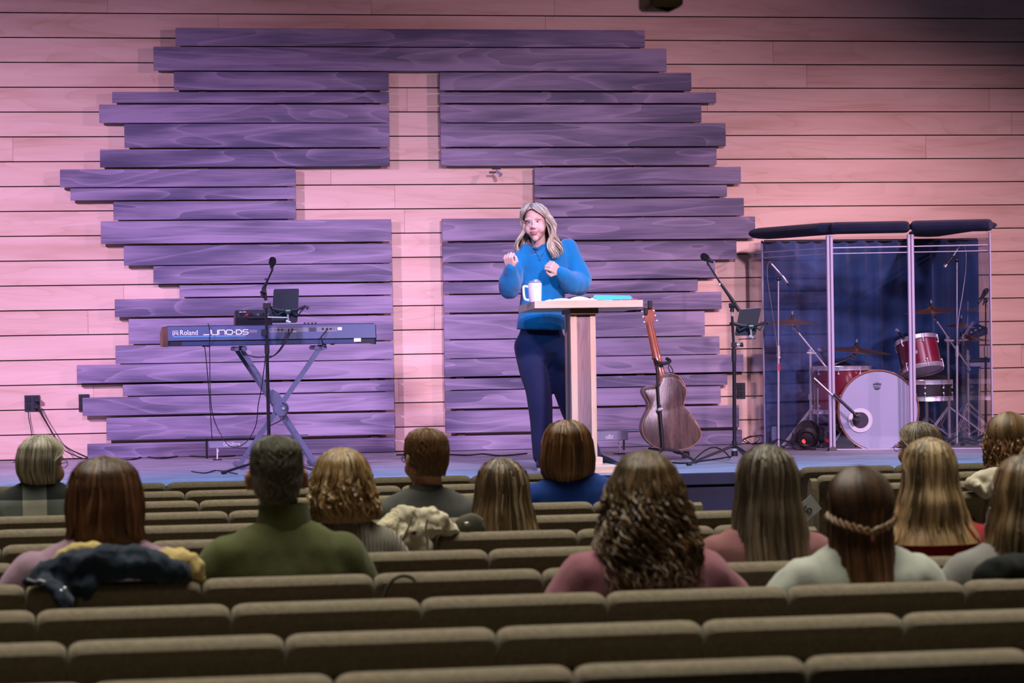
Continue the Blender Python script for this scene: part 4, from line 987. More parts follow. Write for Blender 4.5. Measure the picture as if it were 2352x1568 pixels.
# overhead and spot mics in the cage
def cagestand(label,px,ptop,pbot,Y,tip,tail,m=M_STEEL):
    p=pxc(px,ptop,Y); x=pxc(px,1010,Y).x
    t=thing('microphone_stand',label,'stand',(x,Y,STZ)); q=pxc(px,800,Y)
    MB().cyl((x,Y,STZ+.03),(q.x,Y,q.z),.009).build('lower_tube',m,t); MB().cyl(q,p,.0055).build('upper_tube',m,t)
    MB().cyl((q.x,Y,q.z-.06),(q.x,Y,q.z+.02),.013).build('clutch',M_STEEL,t); MB().ell(p,(.018,.014,.018),8,6).build('swivel',M_BLKMET,t)
    a=pxc(*tip,Y-.02); b=pxc(*tail,Y-.02); MB().tube([b,a],.006,8).build('boom_arm',m,t)
    leg3(t,(x,Y,STZ),(math.radians(210),math.radians(330),math.radians(90)),.26,0,.08,M_BLKMET,.007)
    return t
c1=cagestand('thin mic stand at the left inside the shield with red tape band',1788,640,1015,19.95,(1803,640),(1772,606))
MB().cyl(pxc(1789,835,19.95),pxc(1789,852,19.95),.0105).build('tape',mat('red_tape',(.6,.02,.03),.5),c1)
MB().cyl(pxc(1789,808,19.95),pxc(1789,822,19.95),.011).build('tape',M_WHITE,c1)
c2=cagestand('thin mic stand at right inside the shield with cable loop on top',2198,597,1015,19.75,(2190,587),(2203,566))
mic('overhead_microphone','slim pencil microphone pointing down right at the left inside the shield',pxc(1811,652,19.9),pxc(1797,633,19.9),.010,.012,.009,M_STEEL,M_BLKMET)
mic('overhead_microphone','slim dark pencil microphone pointing down left at the right inside the shield',pxc(2171,611,19.7),pxc(2188,589,19.7),.013,.014,.011,M_BLKMET,M_CHROME)
cable('microphone_cable','thin cable looping over the left overhead microphone and down',[pxc(1772,606,19.9),pxc(1768,601,19.9),pxc(1763,610,19.9),pxc(1763,640,19.9),pxc(1770,690,19.9),pxc(1780,760,19.92),pxc(1786,810,19.93)],.0028,mt=mat('grey_cable',(.12,.12,.15),.5))
cable('microphone_cable','pale cable arching from the right overhead mic down its stand',[pxc(2203,566,19.72),pxc(2209,562,19.72),pxc(2218,574,19.72),pxc(2218,620,19.72),pxc(2210,680,19.72),pxc(2201,735,19.72),pxc(2199,790,19.73)],.0032,mt=mat('pale_cable',(.35,.35,.42),.5))
s3=cagestand('black mic stand just inside the right shield post',2264,690,1000,20.1,(2262,690),(2258,700),M_BLKMET)
mic('microphone','black microphone tilted up at the right shield post',pxc(2269,662,20.08),pxc(2246,697,20.08),.020,.05,.012)
mic('tom_microphone','small microphone with pale tip aimed at the rack tom',pxc(2060,757,19.85),pxc(2076,777,19.9),.011,.02,.010,M_BLACK,M_STEEL)
mic('tom_microphone','small microphone with pale tip aimed at the floor tom',pxc(1881,802,20.0),pxc(1898,828,20.05),.012,.02,.012,M_BLACK,M_STEEL)
k=thing('kick_microphone','kick drum microphone on a boom reaching into the bass drum port','microphone',pxc(1975,962,YB-.1))
MB().cyl(pxc(1870,868,YB-.05),pxc(1932,925,YB-.1),.006).build('boom_arm',M_STEEL,k)
MB().cyl(pxc(1915,905,YB-.1),pxc(1966,953,YB-.12),.011).build('boom_grip',M_BLACK,k)
MB().lathe([(.012,0),(.024,.01),(.028,.06),(.022,.085),(.002,.09)],pxc(1966,953,YB-.11),bh(1981,968,-.04)-pxc(1966,953,YB-.11),16).build('capsule',M_BLKMET,k)
# red-lit floor lamp in the cage
fl=thing('floor_par_lamp','black round floor lamp with a small red light inside the shield','stage light',pxc(1858,1022,19.9))
c=pxc(1855,1000,19.9); 
MB().lathe([(.05,0),(.085,.02),(.095,.10),(.075,.16),(.03,.18)],c+Vector((0,.02,-.02)),(.3,.8,.35),20).build('housing',M_BLACK,fl)
MB().lathe([(.045,-.004),(.06,-.012),(.085,.0),(.085,.02)],c+Vector((0,.02,-.02)),(.3,.8,.35),20,cap=False).build('bezel',M_BLKMET,fl)
q=pxc(1847,1015,19.86); MB().cyl(q,q+Vector((.0,.02,.01)),.011).build('red_light',mat('red_led',(.8,.02,.02),.4,emit=(1,.03,.03,3)),fl)
MB().tube(spline([(c.x-.10,19.92,c.z+.02),(c.x-.11,19.92,STZ+.04),(c.x-.05,19.9,STZ+.008),(c.x+.1,19.92,STZ+.008),(c.x+.14,19.94,STZ+.05),(c.x+.12,19.95,c.z+.03)],5),.008,8).build('yoke',M_BLKMET,fl)
for (px,py,l) in [(1884,1000,'right')]:
    q=pxc(px,py,19.95); MB().lathe([(.03,0),(.05,.02),(.05,.12),(.02,.14)],q,(.3,.9,.2),16).build('housing',M_BLACK,fl)
q=pxc(1777,1000,20.9)
st=MB().box((q.x-.02,20.88,q.z-.07),(q.x+.02,20.90,q.z+.07),.002); solo(st,'cable_tag',mat('blue_tag',(.12,.16,.28),.6),'pale ribbed tag hanging on the curtain bottom left inside the shield','tag')
# ================= people =================
from mathutils.bvhtree import BVHTree
V3=Vector
def folds(mb,amp,sc,seed=0,dirv=(1,1,1)):
    o=V3((seed*3.1,seed*1.7,seed*.9))
    out=[]
    for v in mb.v:
        p=V3(v); q=V3((p.x*dirv[0],p.y*dirv[1],p.z*dirv[2]))*sc+o
        n=noise.noise_vector(q); m=noise.noise(q*2.3)
        out.append(tuple(p+n*amp+V3((0,0,1))*m*amp*.3))
    mb.v=out; return mb
class Frame:
    def __init__(s,o,rz=0,rx=0,ry=0,sc=1): s.M=Matrix.Translation(o)@Matrix.Rotation(rz,4,'Z')@Matrix.Rotation(ry,4,'Y')@Matrix.Rotation(rx,4,'X')@Matrix.Scale(sc,4); s.R=Matrix.Rotation(rz,3,'Z')@Matrix.Rotation(ry,3,'Y')@Matrix.Rotation(rx,3,'X'); s.sc=sc
    def p(s,x,y,z): return s.M@V3((x,y,z))
def E_(mb,F,c,r,n=14,m=10,R=None):
    mb.ell(F.p(*c),(r[0]*F.sc,r[1]*F.sc,r[2]*F.sc),n,m,F.R if R is None else F.R@R)
def head(mb,F,face=1.0,ear=1,fem=0):
    E_(mb,F,(0,-.014,.032),(.074,.094,.091),24,16)
    E_(mb,F,(0,.020,-.020),(.066,.066,.078),20,14)
    E_(mb,F,(0,.030,-.052),(.051-.003*fem,.050,.058),18,12)
    E_(mb,F,(0,.062,-.094),(.022,.020,.020))
    for s in (-1,1):
        E_(mb,F,(s*.036,.048,-.034),(.030,.031,.034))
        E_(mb,F,(s*.029,.071,.032),(.028,.012,.010))
        E_(mb,F,(s*.0105,.091,-.026),(.0075,.009,.0065))
        if ear:
            ex=.008 if ear==2 else 0
            Re=Matrix.Rotation(s*.35,3,'Z')@Matrix.Rotation(-.15,3,'X')
            E_(mb,F,(s*(.078+ex),-.006,-.004),(.008,.020,.034),12,10,Re); E_(mb,F,(s*(.082+ex),-.014,.004),(.007,.016,.026),10,8,Re)
            E_(mb,F,(s*.076,.002,-.026),(.007,.009,.012))
    E_(mb,F,(0,.082,.004),(.0085,.013,.026),12,10); E_(mb,F,(0,.101,-.018),(.0115,.012,.0105))
    E_(mb,F,(0,.080,-.058),(.022,.012,.014)); E_(mb,F,(0,.083,-.054),(.018,.010,.006)); E_(mb,F,(0,.081,-.064),(.016,.010,.007))
def limb(mb,pts,rs,n=14,sub=4):
    P_=spline(pts,sub); m=len(P_); R=[]
    for i in range(m):
        k=i/sub; a=int(min(k,len(rs)-1)); b=min(a+1,len(rs)-1); f=k-a
        ra=rs[a] if isinstance(rs[a],tuple) else (rs[a],rs[a]); rb=rs[b] if isinstance(rs[b],tuple) else (rs[b],rs[b])
        f=f*f*(3-2*f); R.append((ra[0]+(rb[0]-ra[0])*f,ra[1]+(rb[1]-ra[1])*f))
    mb.tube(P_,R,n)
    mb.ell(P_[0],(min(R[0]),)*3,n,8); mb.ell(P_[-1],(min(R[-1]),)*3,n,8)
def hand(mb,wrist,fwd,up,side,curl=1.2,sc=1.0,thumb_curl=.5):
    """fwd: wrist to knuckles, up: back of the hand, side +1/-1: where the thumb is"""
    f=V3(fwd).normalized(); u=(V3(up)-f*V3(up).dot(f)).normalized(); s=f.cross(u)*side; w=V3(wrist)
    R3=Matrix((s,f,u)).transposed()
    for k in range(4):
        x=(.027-.018*k)*sc
        mb.tube([w+s*x*.55+f*.0,w+s*x*.9+f*.045*sc,w+s*x+f*.080*sc],[.015*sc,.0145*sc,.0105*sc],8)
    L=[(.040,.026,.020),(.045,.029,.021),(.041,.027,.020),(.033,.021,.018)]
    for k in range(4):
        x=(.029-.0195*k)*sc; p=w+s*x+f*(.083-(.004*abs(k-1)))*sc; a=0; pts=[p]
        for j,l in enumerate(L[k]):
            a+=curl*(.85,1.0,.75)[j]; d=f*math.cos(a)-u*math.sin(a); p=p+d*l*sc; pts.append(p)
        rr=[.0098*sc,.0092*sc,.0084*sc,.0070*sc]
        for j in range(3): mb.cyl(pts[j],pts[j+1],rr[j],rr[j+1],8)
        for j in range(4): mb.ell(pts[j],(rr[j]*1.04,)*3,8,6)
    p=w+s*.022*sc+f*.018*sc; pts=[p]
    d1=(f*.62+s*.75-u*.25).normalized(); p=p+d1*.042*sc; pts.append(p)
    d2=(f*.95+s*(.25-thumb_curl*.9)-u*(.2+thumb_curl*.9)).normalized(); p=p+d2*.032*sc; pts.append(p)
    d3=(f*.6-s*thumb_curl*1.1-u*(.2+thumb_curl*.5)).normalized(); p=p+d3*.026*sc; pts.append(p)
    rr=[.014*sc,.0115*sc,.010*sc,.0082*sc]
    for j in range(3): mb.cyl(pts[j],pts[j+1],rr[j],rr[j+1],8)
    for j in range(4): mb.ell(pts[j],(rr[j]*1.03,)*3,8,6)
M_SKIN=vcol('skin',.5,.4,sss=.08)
M_HAIR=vcol('hair',.36,.5,bump=.25,bscale=(500,500,18))
M_EYE=mat('eye_white',(.55,.50,.50),.3); M_IRIS=mat('iris',(.05,.09,.14),.2); M_LASH=mat('lash_brown',(.09,.045,.04),.7); M_LIP=mat('lip_pink',(.55,.14,.16),.4)
M_BROW=mat('eyebrow',(.28,.17,.12),.9)
def face_parts(F,mb,parent,tone=(1,1,1),full=True):
    bv=BVHTree.FromPolygons([V3(v) for v in mb.v],mb.f)
    def S(x,z,o=.0):
        a=F.p(x,.25,z); d=(F.p(x,-.2,z)-a).normalized(); h=bv.ray_cast(a,d)
        return (h[0] if h[0] is not None else F.p(x,.085,z))-d*o*F.sc
    for s in (-1,1):
        c=S(s*.030,.010,-.003); e=MB(); e.ell(c,(.0125*F.sc,.006*F.sc,.0055*F.sc),14,10,F.R); eo=e.build('eye',M_EYE,parent)
        i=MB(); i.ell(S(s*.029,.0100,.0018),(.0048*F.sc,.002,.0048*F.sc),10,8,F.R); i.build('iris',M_IRIS,eo)
        MB().tube([S(s*.0165,.0085,.0022),S(s*.024,.0150,.0030),S(s*.032,.0165,.0030),S(s*.043,.0115,.0022)],[.0009,.0017,.0018,.0010],6).build('eyelid',M_LASH,eo)
        MB().tube([S(s*.015,.0315,-.0012),S(s*.027,.0365,-.0010),S(s*.040,.0350,-.0010),S(s*.050,.0275,-.001)],[(.0016,.0016),(.0022,.0018),(.0022,.0018),(.0010,.001)],6).build('eyebrow',M_BROW,parent)
    z=-.056
    MB().tube([S(-.028,z+.0045,.0),S(-.014,z+.0040,.001),S(-.004,z+.0065,.0015),S(0,z+.0050,.0015),S(.004,z+.0065,.0015),S(.014,z+.0040,.001),S(.028,z+.0045,.0)],[.0008,.0030,.0036,.0034,.0036,.0030,.0008],8).build('upper_lip',M_LIP,parent)
    MB().tube([S(-.026,z+.003,.0),S(-.012,z-.0060,.001),S(0,z-.0075,.0015),S(.012,z-.0060,.001),S(.026,z+.003,.0)],[.0008,.0036,.0046,.0036,.0008],8).build('lower_lip',M_LIP,parent)
    MB().tube([S(-.028,z+.0042,.001),S(-.012,z-.0012,.0032),S(0,z-.0005,.0036),S(.012,z-.0012,.0032),S(.028,z+.0042,.001)],.0008,6).build('mouth_line',M_LASH,parent)
def hairdo(F,prof,parent,root,tip,hi=None,n=420,wave=0,wfreq=9,curl=0,ccount=14,r=.0046,cut=112,zfh=.055,seed=1,endvar=.05,fringe=105,flat=0,shellk=.93,yback=1,part=0.0,name='hair',segs=17,hifrac=.25,top=.132,frizz=.004,sweep=1.0,coh=1.0,sk=1.0,tan_=.55,fc=0,warm=1,gap=None,dip=0,sep=None):
    """prof: (z, rx, ry, yoff) from the crown to the ends, head-local"""
    rnd=random.Random(seed); zend=prof[-1][0]
    if warm: root,tip=[(q[0]*1.28,q[1]*1.15,q[2]*1.02) for q in (root,tip)]
    T=[( -p[0],)+tuple(p[1:]) for p in prof]
    def rad(z): return L1(-z,T)
    mb=MB(); col=[]
    def pt(a,z,k=1.0):
        rx,ry,yo=rad(z)
        return V3((part*max(0,(z-.02)/(top-.02)) + rx*k*math.sin(a),yo-ry*k*math.cos(a)*(1 if math.cos(a)>0 else .92),z))
    def acut(z):
        if z>zfh: return PI
        return math.radians(cut)+ (PI-math.radians(cut))*max(0,1-(zfh-z)/.02)**2
    # inner shell
    NA=36; rs=[]; zs=[top-.0005]+[top-(top-zend*.985)*((i/22)**1.0) for i in range(1,23)]
    for z in zs:
        c=acut(z); rs.append([F.M@pt(-c+2*c*i/NA,z,shellk*(1-.02*math.sin(i*2.1+z*9))) for i in range(NA+1)])
    b0=len(mb.v); mb.rings(rs,False,True,False)
    for z in zs:
        f=(top-z)/(top-zend)
        for i in range(NA+1):
            q=sk*.62+.3*noise.noise(V3((i*.9,z*3,seed)));  col.append([ (root[j]*(1-f)+tip[j]*f)*q for j in range(3)])
    for q in range(n):
        a0=rnd.uniform(-PI,PI); lay=rnd.random()
        if rnd.random()<fc: a0=PI-rnd.uniform(-.55,.55); a0=a0-2*PI if a0>PI else a0
        if abs(a0)>math.radians(fringe) and sweep<=0: zmin=zfh-.005
        else: zmin=None
        ze=zend+rnd.uniform(0,endvar)+dip*abs(math.sin(a0/1))
        t0=rnd.random()**1.6*.35
        a1=a0
        lim=math.radians(cut-4)
        if abs(a0)>lim and zmin is None: a1=math.copysign(lim-rnd.random()*.25,a0)
        ph=rnd.uniform(0,6.28); ph2=rnd.uniform(0,6.28); am=wave*rnd.uniform(.6,1.3); kk=1.0+frizz*rnd.gauss(0,1)*4
        pts=[]; rr=[]
        tz=zmin if zmin is not None else ze
        for i in range(segs):
            t=i/(segs-1); z=top-(top-tz)*(t0+(1-t0)*t)
            w=min(1,max(0,(top-z)/(top-.03))) 
            a=a0+(a1-a0)*(w**1.3)
            hang=max(0,min(1,(.06-z)/.08))
            if sep is not None and hang>0: a+=.10*math.sin(a*sep+seed)*hang
            k=kk*(1.0+.035*(lay-.5))
            p=pt(a,z,k)
            if curl:
                cph=ph+t*ccount*(1+.2*math.sin(ph2)); rc=curl*hang*(.5+lay)
                p+=V3((math.cos(cph)*rc,math.sin(cph)*rc,math.sin(cph*.7+ph2)*rc*.5))+V3((rnd.gauss(0,1),rnd.gauss(0,1),0))*frizz*hang
            if am:
                s_=math.sin((top-z)*wfreq*6.28/1.0*.35+ph*.35*coh+ (a*1.5)); p+=V3((math.cos(a),math.sin(a)*.6,0))*s_*am*hang+V3((math.sin(a),-math.cos(a),0))*math.cos((top-z)*wfreq*2.6+ph2*.6*coh+a*2.5)*am*tan_*hang
            pts.append(F.M@p)
            taper=1 if t<.75 else max(.15,(1-t)/.25)
            rr.append((r*F.sc*taper*(.75+.5*lay),r*F.sc*taper*.6))
        n0=len(mb.v); mb.tube(pts,rr,5,True)
        v=rnd.random(); h=hi is not None and rnd.random()<hifrac
        for i in range(segs):
            f=(top-(top-(top-tz)*(t0+(1-t0)*i/(segs-1))))/(top-zend); f=min(1,max(0,f))**1.2
            lf=.80+.75*noise.noise(V3((a0*2.3,f*1.6,seed*1.3)))
            c=[(root[j]*(1-f)+tip[j]*f)*(.55+.75*v)*lf for j in range(3)]
            if h: c=[c[j]*.35+hi[j]*.65 for j in range(3)]
            col+= [c]*5
    mb.sm=[True]*len(mb.f)
    return mb.build(name,M_HAIR,parent,True,col)
def short_hair(F,parent,colr,prof,ztop,nape,seed=1,n=900,ln=.035,r=.0022,side=112,grey=None,temple=.0):
    rnd=random.Random(seed); mb=MB(); col=[]
    T=[(-p[0],)+tuple(p[1:]) for p in prof]
    def pt(a,z,k=1.0):
        rx,ry,yo=L1(-z,T); return V3((rx*k*math.sin(a),yo-ry*k*math.cos(a),z))
    def zlow(a):
        A=abs(a)*57.3
        if A<55: return nape
        if A<100: return nape+(.01-nape)*(A-55)/45+ (0 if A<85 else (.0))
        return .01+(.062-.01)*min(1,(A-100)/35)
    NA=40; rs=[]; NZ=16
    for k in range(NZ+1):
        ring=[]
        for i in range(NA):
            a=-PI+2*PI*i/NA; z=ztop-.001-(ztop-zlow(a))*(k/NZ)
            ring.append(F.M@pt(a,z,.985+(.010*noise.noise(V3((a*4,z*60,seed)))) - (.03 if k==NZ else 0)))
            g=grey if (grey and z<.02 and abs(a)>.6) else colr; q=.75+.35*noise.noise(V3((a*6,z*50,seed+5))); col.append([c*q for c in g])
        rs.append(ring)
    mb.rings(rs,False,True,True)
    for q in range(n):
        a=rnd.uniform(-PI,PI); zl=zlow(a); z=zl+(ztop-zl)*rnd.random()**.8; pts=[]
        l=ln*(.5+.5*min(1,(z-zl)/.06)); da=rnd.gauss(0,.25)
        for i in range(4):
            t=i/3; zz=max(zl-.006,z-l*t); pts.append(F.M@pt(a+da*t,zz,1.0+.02*t+.01*rnd.random()))
        mb.tube(pts,[r*F.sc,r*F.sc,r*.8*F.sc,r*.3*F.sc],4); v=rnd.uniform(.6,1.4)
        g=grey if (grey and z<.03 and abs(a)>.6) else colr
        col+=[[c*v for c in g]]*16
    mb.sm=[True]*len(mb.f); return mb.build('hair',M_HAIR,parent,True,col)
def skin_build(mb,root,base,F=None,cheek=True):
    col=[]
    for v in mb.v:
        c=list(base)
        if F is not None and cheek:
            p=F.M.inverted()@V3(v)
            for s in (-1,1):
                d=(p-V3((s*.040,.06,-.030))).length; k=max(0,1-d/.03); c[1]*=1-.18*k; c[2]*=1-.12*k
        col.append(c)
    return col
# ---------------- the speaker ----------------
def speaker():
    YS=17.86; Q=lambda px,py,dy=0: at(px,py,YS+dy)
    base=(Q(1280,900).x,YS,STZ)
    root=thing('person','woman speaker in teal sweater and navy trousers behind the lectern, both fists raised','person',base)
    F=Frame(Q(1231,513,-.02),PI-math.radians(24),math.radians(-4),math.radians(4),.98)
    mb=MB(); head(mb,F,fem=1)
    neck=Q(1242,582,.040)
    limb(mb,[F.p(0,-.025,-.04),F.p(0,-.020,-.10),neck],[.050,.046,.046])
    E_(mb,Frame(Q(1250,605,.035)),(0,0,0),(.11,.06,.09))
    ls,le,lw=Q(1203,585,.02),Q(1171,662,-.02),Q(1173,616,-.22)
    rs_,re,rw=Q(1306,580,.03),Q(1331,655,.0),Q(1284,624,-.20)
    limb(mb,[ls,le],[.045,.038]); limb(mb,[le,lw],[.036,.026]); limb(mb,[rs_,re],[.045,.038]); limb(mb,[re,rw],[.036,.026])
    # torso and legs inside the clothes keep the body in one piece
    limb(mb,[Q(1250,612,.035),Q(1245,690,.03),Q(1243,780,.02)],[(.11,.08),(.10,.085),(.12,.09)])
    hl,kl,al=Q(1222,800,.02),Q(1238,905,-.02),Q(1247,1046,.02); hr,kr,ar=Q(1272,800,.02),Q(1300,905,-.03),Q(1360,1040,.06)
    limb(mb,[hl,kl,al],[.055,.036,.028]); limb(mb,[hr,kr,ar],[.055,.036,.028])
    # fists
    hl_d=(Q(1166,588,-.25)-lw); hand(mb,lw,hl_d,(-.55,-.8,.2),1,1.6,.92,.8)
    hr_d=(Q(1260,606,-.25)-rw); hand(mb,rw,hr_d,(-.15,-.98,.25),-1,1.6,.92,.8)
    m=remesh(mb,.0036,3,.5)
    col=skin_build(m,root,(.64,.40,.32),F)
    m.build('body',M_SKIN,root,True,col)
    face_parts(F,m,root)
    # sweater
    s=MB()
    T=[(1245,757,(.162,.122)),(1245,740,(.158,.120)),(1246,715,(.150,.112)),(1246,680,(.142,.108)),(1250,640,(.150,.112)),(1252,610,(.158,.108)),(1254,585,(.160,.095)),(1252,572,(.118,.082)),(1246,567,(.076,.068)),(1245,562,(.062,.056))]
    s.tube([Q(x,y,.025) for x,y,_ in T],[r for _,_,r in T],28)
    limb(s,[Q(1206,580,.03),Q(1184,615,.0),Q(1172,656,-.05),Q(1170,662,-.10)],[.060,.066,.074,.060],16)
    limb(s,[Q(1170,660,-.09),Q(1172,645,-.14),Q(1173,622,-.20),Q(1173,612,-.225)],[.068,.070,.045,.034],16)
    limb(s,[Q(1303,572,.04),Q(1318,605,.02),Q(1332,640,-.01),Q(1331,656,-.04)],[.066,.070,.076,.066],16)
    limb(s,[Q(1329,652,-.05),Q(1313,650,-.10),Q(1296,634,-.17),Q(1285,625,-.20)],[.074,.074,.050,.034],16)
    s=remesh(s,.008,7,.5); folds(s,.008,9,3,(1,1,.6)); folds(s,.003,26,5,(1.4,1,.5))
    M_SW=mat('teal_knit',(.002,.16,.36),.85,0,.2,.35,450,.08,10,sheen=.3)
    sw=s.build('sweater',M_SW,root)
    # neckline, cuffs and hem ribs
    def rib(c,r,nm,ax=(0,0,1),w=.010,n=28):
        c=V3(c); u,v=basis(V3(ax)); pts=[c+u*r[0]*math.cos(2*PI*i/n)+v*r[1]*math.sin(2*PI*i/n) for i in range(n+1)]
        MB().tube(pts,w,8,False).build(nm,M_SW,root)
    rib(Q(1245,567,.020),(.066,.062),'collar',(0,-.22,1),.007)
    rib(lw+(lw-le).normalized()*-.01,(.029,.029),'cuff',hl_d,.006); rib(rw+(re-rw).normalized()*.012,(.030,.030),'cuff',rw-re,.006)
    # trousers
    t=MB(); limb(t,[Q(1243,748,.025),Q(1243,785,.02),Q(1243,810,.02)],[(.128,.088),(.152,.108),(.150,.110)],26)
    limb(t,[Q(1216,795,.02),Q(1226,850,.0),Q(1238,905,-.01),Q(1244,985,.02),Q(1246,1045,.03)],[.098,.094,.084,.074,.064],18)
    limb(t,[Q(1272,795,.03),Q(1287,850,.01),Q(1304,905,.0),Q(1334,985,.04),Q(1358,1042,.07)],[.096,.092,.082,.074,.064],18)
    t=remesh(t,.009,5,.5); folds(t,.006,7,8,(1,1,.35))
    t.build('trousers',mat('navy_trousers',(.012,.020,.065),.8,0,.2,.2,500,.15,6,sheen=.1),root)
    M_SHOE=mat('dark_shoe',(.015,.02,.03),.5); M_SOLE=mat('pale_sole',(.5,.5,.55),.6)
    for (px,py,dy,rz) in ((1246,1070,.02,-.25),(1376,1068,.10,.55)):
        c=Q(px,py,dy); c.z=STZ; Fs=Frame(c,PI+rz)
        a=MB(); 
        limb(a,[Fs.p(0,-.05,.075),Fs.p(0,-.02,.055),Fs.p(0,.06,.045),Fs.p(0,.13,.030),Fs.p(0,.165,.026)],[(.038,.05),(.040,.045),(.038,.030),(.036,.022),(.026,.016)],14)
        a=remesh(a,.008,3); a.v=[(x,y,max(z,STZ+.02)) for x,y,z in a.v]; a.build('shoe',M_SHOE,root)
        o=[(math.cos(2*PI*i/24),math.sin(2*PI*i/24)) for i in range(24)]
        MB().rings([[Fs.p(x*(.040+.004*(y>0)),y*.118+.055,z) for x,y in o] for z in (0,.022)],True,False).build('sole',M_SOLE,root)
    # necklace, ring, bracelet
    M_SIL=mat('silver_chain',(.7,.68,.7),.25,1)
    bv=BVHTree.FromPolygons([V3(v) for v in s.v],s.f)
    def SS(px,py,o=.004):
        a=at(px,py,YS-.6); d=ray(px,py).normalized(); h=bv.ray_cast(a,d); return (h[0] if h[0] is not None else Q(px,py,-.09))-d*o
    MB().tube([SS(1227,566),SS(1230,575),SS(1234,584),SS(1239,592),SS(1245,586),SS(1249,578),SS(1253,568)],.0016,6).build('necklace',M_SIL,root)
    MB().tube([SS(1239,593,.006),SS(1236,595,.006),SS(1242,597,.006),SS(1243,594,.006),SS(1239,593,.006)],.0018,6).build('pendant',M_SIL,root)
    rib(rw+(re-rw).normalized()*.0-V3((0,0,.0)),(.029,.029),'bracelet',rw-re,.0026); 
    # hair: long loose waves, side part
    prof=[(.136,.0,.0,-.005),(.130,.036,.052,-.005),(.116,.064,.086,-.006),(.085,.086,.106,-.008),(.03,.098,.114,-.014),(-.03,.104,.116,-.014),(-.09,.114,.112,-.006),(-.15,.128,.108,.006),(-.20,.134,.106,.012),(-.235,.124,.098,.016)]
    hairdo(F,prof,root,(.40,.34,.26),(.58,.44,.28),(.80,.70,.50),n=620,wave=.022,wfreq=11,coh=.30,sk=1.45,tan_=1.0,fc=.26,warm=0,cut=124,seed=5,endvar=.07,part=.014,r=.0040,hifrac=.35,zfh=.088,segs=26,sep=6,frizz=.003)
    return root
speaker()
M_PANT=mat('dark_trousers',(.03,.03,.04),.9)
def seated(label,px,pytop,k,hair,garment,sw=.20,yaw=0,hs=1.0,skin=(.55,.33,.24),dx=0,lean=0,zs=.335,hy=None,ear=1,tilt=0,collar=None,arm=.05,shz=None,fold=.007,voxel=.013,dY=.24,shape=1.0,garname='sweater',roll=0):
    YH=8.75+.86*k+dY
    top=at(px,pytop,YH); zt=top.z-.012*hs
    F=Frame(V3((top.x,YH,zt-.123*hs)),-yaw,tilt,roll,hs)
    bx=top.x+dx; root=thing('person',label,'person',(bx,YH-.0,.0),0,'people seated in the pews')
    mb=MB(); head(mb,F,ear=ear)
    zsh=zt-(zs-.075)*hs; nb=V3((bx,YH-.02,zsh+.03))
    limb(mb,[F.p(0,-.03,-.03),F.p(0,-.026,-.10),nb,nb-V3((0,0,.14))],[.052*hs,.052*hs,.058*hs,.06])
    hip=V3((bx,YH-.02,.56)); yb=YH-.02
    limb(mb,[nb-V3((0,0,.13)),V3((bx,yb,(zsh+.50)/2)),hip],[(sw*.55,.08),(sw*.62,.09),(sw*.72,.10)])
    g=MB()
    zz=[.50,.62,.75,zsh-.22,zsh-.12,zsh-.05,zsh+.0,zsh+.035]
    ww=[sw*.90,sw*.86,sw*.84,sw*.90,sw*.96,sw*.90,sw*.66,sw*.36]
    dd=[.15,.14,.13,.13,.125,.11,.088,.07]
    zz,ww,dd=zip(*[(a,b,c) for i,(a,b,c) in enumerate(zip(zz,ww,dd)) if i<3 and a<zsh-.26 or i>=3])
    g.tube([V3((bx,yb+lean*(z-.5),z)) for z in zz],[(w*shape,d) for w,d in zip(ww,dd)],26)
    arms=[]
    for s in (-1,1):
        sh=V3((bx+s*(sw-.045),yb,zsh-.080)); el=V3((bx+s*(sw+arm),yb+.07,zsh-.32)); wr=V3((bx+s*.12,yb+.33,max(.60,zsh-.42)))
        limb(mb,[sh,el],[.045,.038]); limb(mb,[el,wr],[.038,.026]); hand(mb,wr,V3((-s*.3,1,-.15)),(0,.1,1),-s,.45,.95,.1)
        limb(g,[sh,V3((bx+s*(sw+arm*.6),yb+.02,zsh-.18)),el],[.072*shape,.066*shape,.060],14); limb(g,[el,wr],[.060,.042],14)
        hp=V3((bx+s*.10,yb+.02,.53)); kn=V3((bx+s*.13,yb+.42,.52)); an=V3((bx+s*.13,yb+.40,.10))
        limb(mb,[hp,kn],[.07,.05]); limb(mb,[kn,an],[.048,.035]); limb(mb,[an,an+V3((0,.14,-.05))],[.035,.025])
        arms.append((hp,kn,an))
    m=remesh(mb,.0085,2); m.build('body',M_SKIN,root,True,skin_build(m,root,skin,F,False))
    face_parts(F,m,root)
    g=remesh(g,voxel,5); folds(g,fold,8,px*.01,(1,1,.7)); folds(g,fold*.4,22,px*.02,(1.5,1,.6)); g.build(garname,garment,root)
    p=MB()
    limb(p,[V3((bx,yb-.0,.60)),V3((bx,yb+.02,.55))],[(.17,.12),(.18,.12)],20)
    for hp,kn,an in arms: limb(p,[hp,kn],[.092,.068]); limb(p,[kn,an],[.066,.05])
    p=remesh(p,.02,3); p.build('trousers',M_PANT,root)
    for hp,kn,an in arms:
        q=MB(); limb(q,[an+V3((0,-.02,-.03)),an+V3((0,.07,-.05)),an+V3((0,.17,-.065))],[.042,.040,.030]); q=remesh(q,.015,2); q.v=[(x,y,max(z,.005)) for x,y,z in q.v]; q.build('shoe',M_RUBBER,root)
    if collar:
        c=V3((bx,yb,zsh+.03)); n=24; rx,ry,w=collar[1:4]
        MB().rings([[c+V3((math.cos(2*PI*i/n)*(rx+o),math.sin(2*PI*i/n)*(ry+o),z)) for i in range(n)] for z,o in ((-.035,.006),(-.01,.008),(w*.6,.0),(w,-.002),(w*.95,-.012),(0,-.006))],False).build('collar',collar[0],root)
    hair(F,root); return root,F
